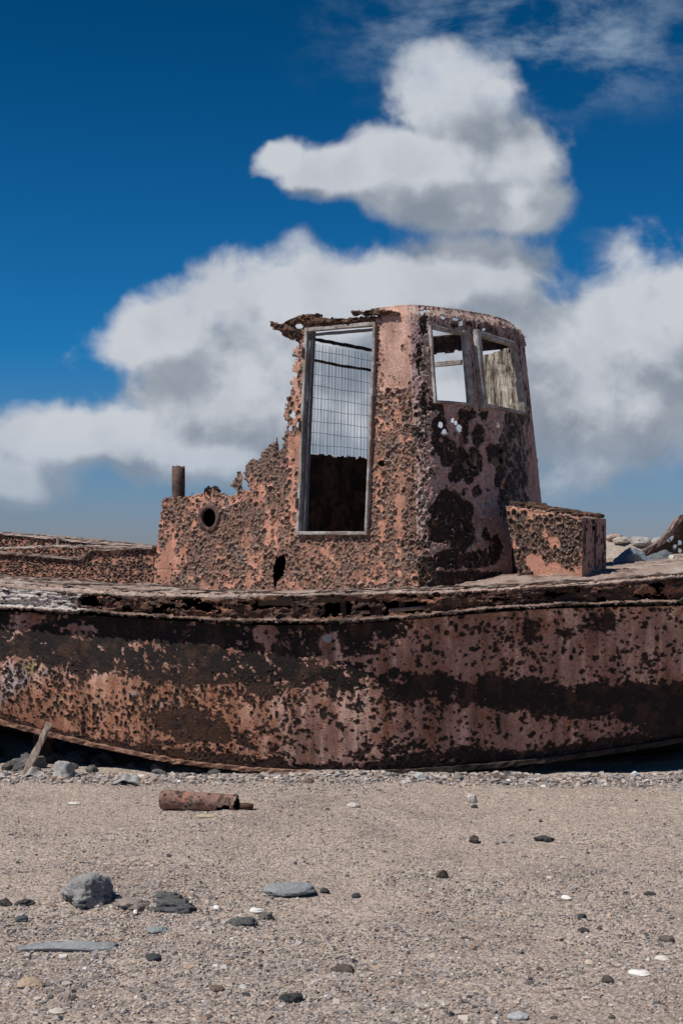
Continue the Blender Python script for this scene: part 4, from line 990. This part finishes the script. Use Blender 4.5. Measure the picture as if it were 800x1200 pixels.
# small loose stones: nothing tells them apart
rr_ = random.Random(21); sc_ = C
protos = []
for k in range(5):
    protos.append(rock('loose_stone', (0, 0, 0), (.045, .04, .028), 'small dark stone lying loose on the open gravel', group='small dark loose stones on the gravel', col=(.065+.02*k, .06+.018*k, .056+.017*k), seed=60+k, sub=3, rough=.3, flat=True))
cnt = 0
while cnt < 90:
    d = 5.4+5.4*rr_.random()**1.5; px_ = rr_.uniform(5, 795); py_ = HZ+CAMH*F/d
    if py_ > 1195: continue
    if math.hypot((px_-103)/50, (py_-1050)/30) < 1.3 or math.hypot((px_-338)/45, (py_-1045)/15) < 1.2 or (180 < px_ < 310 and 915 < py_ < 965): continue
    (x_, y_, z_), s_ = gpt(px_, py_)
    o_ = protos[cnt] if cnt < 5 else protos[cnt % 5].copy()
    if cnt >= 5: C.objects.link(o_)
    k_ = rr_.uniform(.28, .85)*(.7+.3*rr_.random()); o_.location = (x_, y_, z_); o_.scale = (k_*rr_.uniform(.8, 1.3), k_, k_*rr_.uniform(.6, 1.1)); o_.rotation_euler = (0, 0, rr_.uniform(0, 6.28)); cnt += 1
# ---- rusty pipe lying in front of the hull
(px0, py0, pz0), s0 = gpt(236, 950); rP = 12.2/s0
pe = bpy.data.objects.new('rusty_pipe', None); C.objects.link(pe); pe.location = (px0, py0, pz0)
tag(pe, 'short rusted steel pipe with a crumbled open end, lying on sand before the hull', 'pipe')
ax = np.array((.965, -.22, -.03)); ax /= np.linalg.norm(ax); sd_ = np.cross(ax, (0, 0, 1)); sd_ /= np.linalg.norm(sd_); upv = np.cross(sd_, ax)
def pipe_pos(U, V):
    g = V/rP; r_ = rP*(1+.03*fbm(U*12, V*12, 3, 44)+.05*np.sin(g*2+.5))*np.where(U < .04, .92+2*U, 1)
    c_ = np.array((0, 0, rP*.80)) + (U-.28)[..., None]*ax
    return c_+(np.cos(g)*r_)[..., None]*sd_+(np.sin(g)*r_)[..., None]*upv
p = Panel(pipe_pos, .545, 2*math.pi*rP, .004, 33)
rad = p.P-(np.array((0, 0, rP*.80))+(p.U-.28)[..., None]*ax); p.N *= np.sign((p.N*rad).sum(-1, keepdims=True))
jj = fbm(p.U*30, p.V*30, 3, 45); p.rust = .85*sstep(fbm(p.U*14, p.V*14, 5, 47, .65)+.3*sstep(p.U, .3, .5), .02, .3); p.disp = .004*fbm(p.U*30, p.V*30, 3, 48)
p.keep = p.U < .535+.02*jj
gang = p.V/rP
p.keep &= ~((np.abs(((gang-5.6+math.pi) % (2*math.pi))-math.pi) < .55+.3*jj) & (p.U > .42+.03*jj) & (p.U < .50))
p.craters(500, .006, .018, np.full_like(p.U, .08)+.5*sstep(p.U, .38, .5), depth=.3, lip=.3, seed=1, lipmax=.005)
pcx = crust_colour(p, mixc(np.broadcast_to(np.array((.23, .135, .11)), p.U.shape+(3,)), (.30, .235, .20), sstep(fbm(p.U*9, p.V*9, 3, 46), 0, .5)), .6)
p.build('pipe_shell', [M['crust'], M['inner']], pe, pcx, thick=.012)
V = []; Fc = [tuple(range(24))]
for i in range(24): g = i/24*6.283; V.append(tuple(np.array((0, 0, rP*.8))-ax*.272+sd_*math.cos(g)*rP*.9+upv*math.sin(g)*rP*.9))
for i in range(24): V.append(tuple(np.array(V[i])+ax*.02))
Fc.append(tuple(range(47, 23, -1))); Fc += [(i, i+24, (i+1) % 24+24, (i+1) % 24) for i in range(24)]
mesh_obj('pipe_end', V, Fc, M['iron'], pe)
(x_, y_, z_), s_ = gpt(288, 949)
t_ = tube([(-.045, .0, .022), (-.02, 0, .024), (.01, -.004, .024), (.05, -.006, .022)], [.018, .024, .024, .019], 10)
o_ = mesh_obj('bolt_stub', t_[0], t_[1], M['iron'], None); o_.location = (x_, y_, z_); tag(o_, 'short rusted stub lying at the open end of the rusty pipe', 'metal stub')

# ------------------------------------------------------------------ things under the hull
def at(px, py, Y): return (X(px, Y), Y, Z(py, Y))
pr_ = beam('wooden_prop', material('grey_timber', (.28, .22, .18), var=.4, scale=12, bump=1, bscale=40, stretch=(4, 4, 1)), None, [(0, 0, 0), (.08, .12, .20), (.16, .25, .42)], .05, .05, up=(0, 1, 0), jit=.004, taper=lambda t: 1-.15*t)
(x_, y_, z_), s_ = gpt(24, 914); pr_.location = (x_, y_+.05, z_-.02); tag(pr_, 'slanting wooden prop under the left end of the hull', 'prop')
pb = beam('support_block', M['dark'], None, [(0, 0, -.03), (.02, .0, .2), (.03, 0, .48)], .16, .14, up=(0, 1, 0), jit=.006)
pb.location = (X(50, .95), .95, 0); tag(pb, 'dark upright timber block behind the slanting prop, carrying the hull', 'support')
gstone('stone', 75, 914, 27, 24, 'pale rounded stone lying under the left of the hull, beside the prop', col=(.26, .255, .25), col2=(.34, .33, .32), seed=40, rough=.2)
gstone('stone', 47, 915, 13, 8, 'small pale cobble at the foot of the slanting prop', col=(.36, .36, .36), seed=41)
def sheet(px, py, w, h, label, seed, col, cat='scrap plate', name='scrap_plate', Yo=0.):
    (x, y, z), s = gpt(px, py); W = w/s; Hh = h/s; V = []; nu, nv = 24, 8
    for sd2 in (0, 1):
        for i in range(nu+1):
            u = i/nu
            for j in range(nv+1):
                v_ = j/nv; zz = Hh*(math.sin(math.pi*min(1, u*1.15))*.9+.05)+.01*math.sin(u*17+seed)-sd2*.008
                V.append(((u-.5)*W, (v_-.5)*.16*(1+.3*math.sin(u*9+seed))+.02*math.sin(u*13), zz*(1-.45*(1-v_))))
    n_ = (nu+1)*(nv+1); Fc = []
    for i in range(nu):
        for j in range(nv):
            a_ = i*(nv+1)+j; Fc.append((a_, a_+nv+1, a_+nv+2, a_+1)); Fc.append((n_+a_+1, n_+a_+nv+2, n_+a_+nv+1, n_+a_))
        for j in (0, nv): a_ = i*(nv+1)+j; Fc.append((a_, a_+nv+1, n_+a_+nv+1, n_+a_))
    o_ = mesh_obj(name, V, Fc, material('scrap_'+str(seed), col, var=.4, scale=20, bump=.9, bscale=50), None); o_.location = (x, y+Yo, z); tag(o_, label, cat)
sheet(40, 914, 36, 14, 'arched grey scrap plate leaning at the foot of the prop', 1, (.30, .285, .28))
sheet(152, 918, 38, 10, 'crumpled pale grey scrap plate at the edge of the hull shadow', 2, (.30, .29, .29))
sheet(770, 916, 40, 6, 'flat pale scrap plate under the right of the hull', 3, (.24, .26, .28))
gstone('stone', 745, 912, 12, 9, 'white cobble under the right of the hull beside the scrap plate', col=(.5, .5, .5), seed=42)
gstone('stone', 492, 915, 18, 10, 'pale angular stone at the middle of the hull foot', col=(.36, .35, .34), seed=43, flat=True, sub=3)
rr_ = random.Random(8)
lab = 'dark angular stone of the heap under the left of the hull'
protos = [rock('heap_stone', (0, 0, 0), (.16, .14, .11), lab, group='dark stones heaped under the left of the hull', col=(.075+.02*k, .072+.02*k, .07+.02*k), seed=80+k, sub=3, rough=.3, cuts=8, flat=True) for k in range(4)]
for k in range(70):
    o_ = protos[k] if k < 4 else protos[k % 4].copy()
    if k >= 4: C.objects.link(o_)
    if k < 45: x_ = rr_.uniform(-3.6, -1.0); y_ = rr_.uniform(-.05, .9) if x_ > -2 else rr_.uniform(.0, 1.5)
    else: x_ = rr_.uniform(-3.6, -2.0); y_ = rr_.uniform(.3, 1.6)
    sc = rr_.uniform(.45, 1.15)*(1.25 if y_ > .4 and x_ < -1.8 else .75)
    o_.location = (x_, y_, float(gz(x_, y_))); o_.scale = (sc*rr_.uniform(.8, 1.4), sc, sc*rr_.uniform(.6, 1.1)); o_.rotation_euler = (0, 0, rr_.uniform(0, 6.28))
lab2 = 'flat flaky stone or rust scrap on the low gravel ridge along the hull foot'
protos = [rock('ridge_stone', (0, 0, 0), (.12, .10, .035), lab2, group='flat stones along the hull foot', col=c_, seed=90+k, sub=3, rough=.3, cuts=6, flat=True) for k, c_ in enumerate([(.30, .25, .22), (.20, .18, .17), (.36, .33, .30), (.15, .11, .09)])]
for k in range(75):
    o_ = protos[k] if k < 4 else protos[k % 4].copy()
    if k >= 4: C.objects.link(o_)
    x_ = rr_.uniform(-1.9, 2.8) if k < 50 else rr_.uniform(-1.0, 1.0); y_ = rr_.gauss(-.10, .09)
    sc = rr_.uniform(.25, 1.0)
    o_.location = (x_, y_, float(gz(x_, y_))); o_.scale = (sc*rr_.uniform(.8, 1.3), sc, sc*rr_.uniform(.7, 1.3)); o_.rotation_euler = (rr_.uniform(-.2, .2), rr_.uniform(-.2, .2), rr_.uniform(0, 6.28))
# ------------------------------------------------------------------ beyond the bow, right
def drock(px, py, w, h, Y, label, **k):
    s = F/(Y-CAMY); x_ = X(px, Y); return rock('deck_rock', (x_, Y, Z(py, Y)), (w/s, w/s*.7, h/s*1.3), label, cat='rock', **k)
drock(742, 668, 44, 22, 2.6, 'pale blue grey wedge shaped rock resting on the foredeck', col=(.27, .30, .33), seed=50, rot=0, rough=.12, cuts=7, flat=True, sink=.15)
drock(772, 668, 34, 20, 2.9, 'darker grey craggy rock right of the pale wedge shaped one', col=(.13, .145, .155), seed=51, rough=.3, fine=.15, pit=.1, rot=0, sink=.15)
drock(786, 662, 9, 10, 2.5, 'small cream block right of the craggy grey rock', col=(.5, .45, .38), seed=52, flat=True, sub=3, sink=.1)
drock(792, 668, 26, 8, 2.2, 'low light grey stone at the right edge of the foredeck', col=(.36, .37, .38), seed=53, rot=0)
rr_ = random.Random(31)
protos = [rock('rubble_stone', (0, 0, 0), (.5, .42, .26), 'pale rubble stone on the low mound beyond the bow', group='rubble on the mound beyond the bow', col=c_, seed=70+k, sub=3, rough=.3, cuts=8, flat=True) for k, c_ in enumerate([(.42, .36, .30), (.36, .26, .22), (.30, .28, .27)])]
for k in range(60):
    o_ = protos[k] if k < 3 else protos[k % 3].copy()
    if k >= 3: C.objects.link(o_)
    x_ = rr_.uniform(3.9, 7.6); y_ = rr_.uniform(14.3, 17.8); sc = rr_.uniform(.3, 1.0)
    o_.location = (x_, y_, float(gz(x_, y_))); o_.scale = (sc*rr_.uniform(.8, 1.4), sc, sc*rr_.uniform(.6, 1.2)); o_.rotation_euler = (0, 0, rr_.uniform(0, 6.28))
# second wreck: a curved bow plate standing beyond
wk = bpy.data.objects.new('wreck_fragment', None); C.objects.link(wk); wk.location = (X(800, 8), 8, 0)
tag(wk, 'dark holed bow plate of another wreck with a curved pale rim, at the right edge', 'wreck')
YW = 8.0
edge_px = [(745, 652), (755, 646), (765, 641), (775, 634), (785, 624), (792, 613), (797, 607), (812, 604), (860, 604), (960, 612)]
ex = np.array([X(a, YW) for a, b in edge_px]); ez = np.array([Z(b, YW) for a, b in edge_px])
def wk_pos(U, V):
    x = ex[0]+U; zt_ = np.interp(x, ex, ez); y = YW+.12*U+.1*np.sin(U*2)
    return np.stack([x-wk.location.x, y-YW+0*V, .0+zt_*V/2.0], -1)
p = Panel(wk_pos, float(ex[-1]-ex[0]), 2.0, .014, 35); p.N *= np.sign(-p.N[..., 1:2])
p.P = p.P+np.array((wk.location.x, YW, 0)); p.px, p.py = pix(p.P); p.P = p.P-np.array((wk.location.x, YW, 0))
for a, b, c_, d_ in [(784, 630, 4.5, 4), (790, 641, 2, 2), (796, 636, 2, 2), (796, 645, 2.2, 1.6), (806, 628, 4, 5), (820, 640, 5, 4), (840, 622, 5, 5)]: p.keep &= ~(np.hypot((p.px-a)/c_, (p.py-b)/d_) < 1)
p.rust[:] = 1; p.build('plate', [M['crust'], M['inner']], wk, crust_colour(p, PAINT, .9), thick=.02)
beam('rim', material('rim_rust', (.27, .18, .15), var=.5, scale=20, bump=1, bscale=40, tone2=(.12, .08, .07)), wk, [(x-wk.location.x, .12*(x-ex[0])-.03, z) for x, z in zip(ex, ez)], .12, .07, jit=.006, seg=.06)
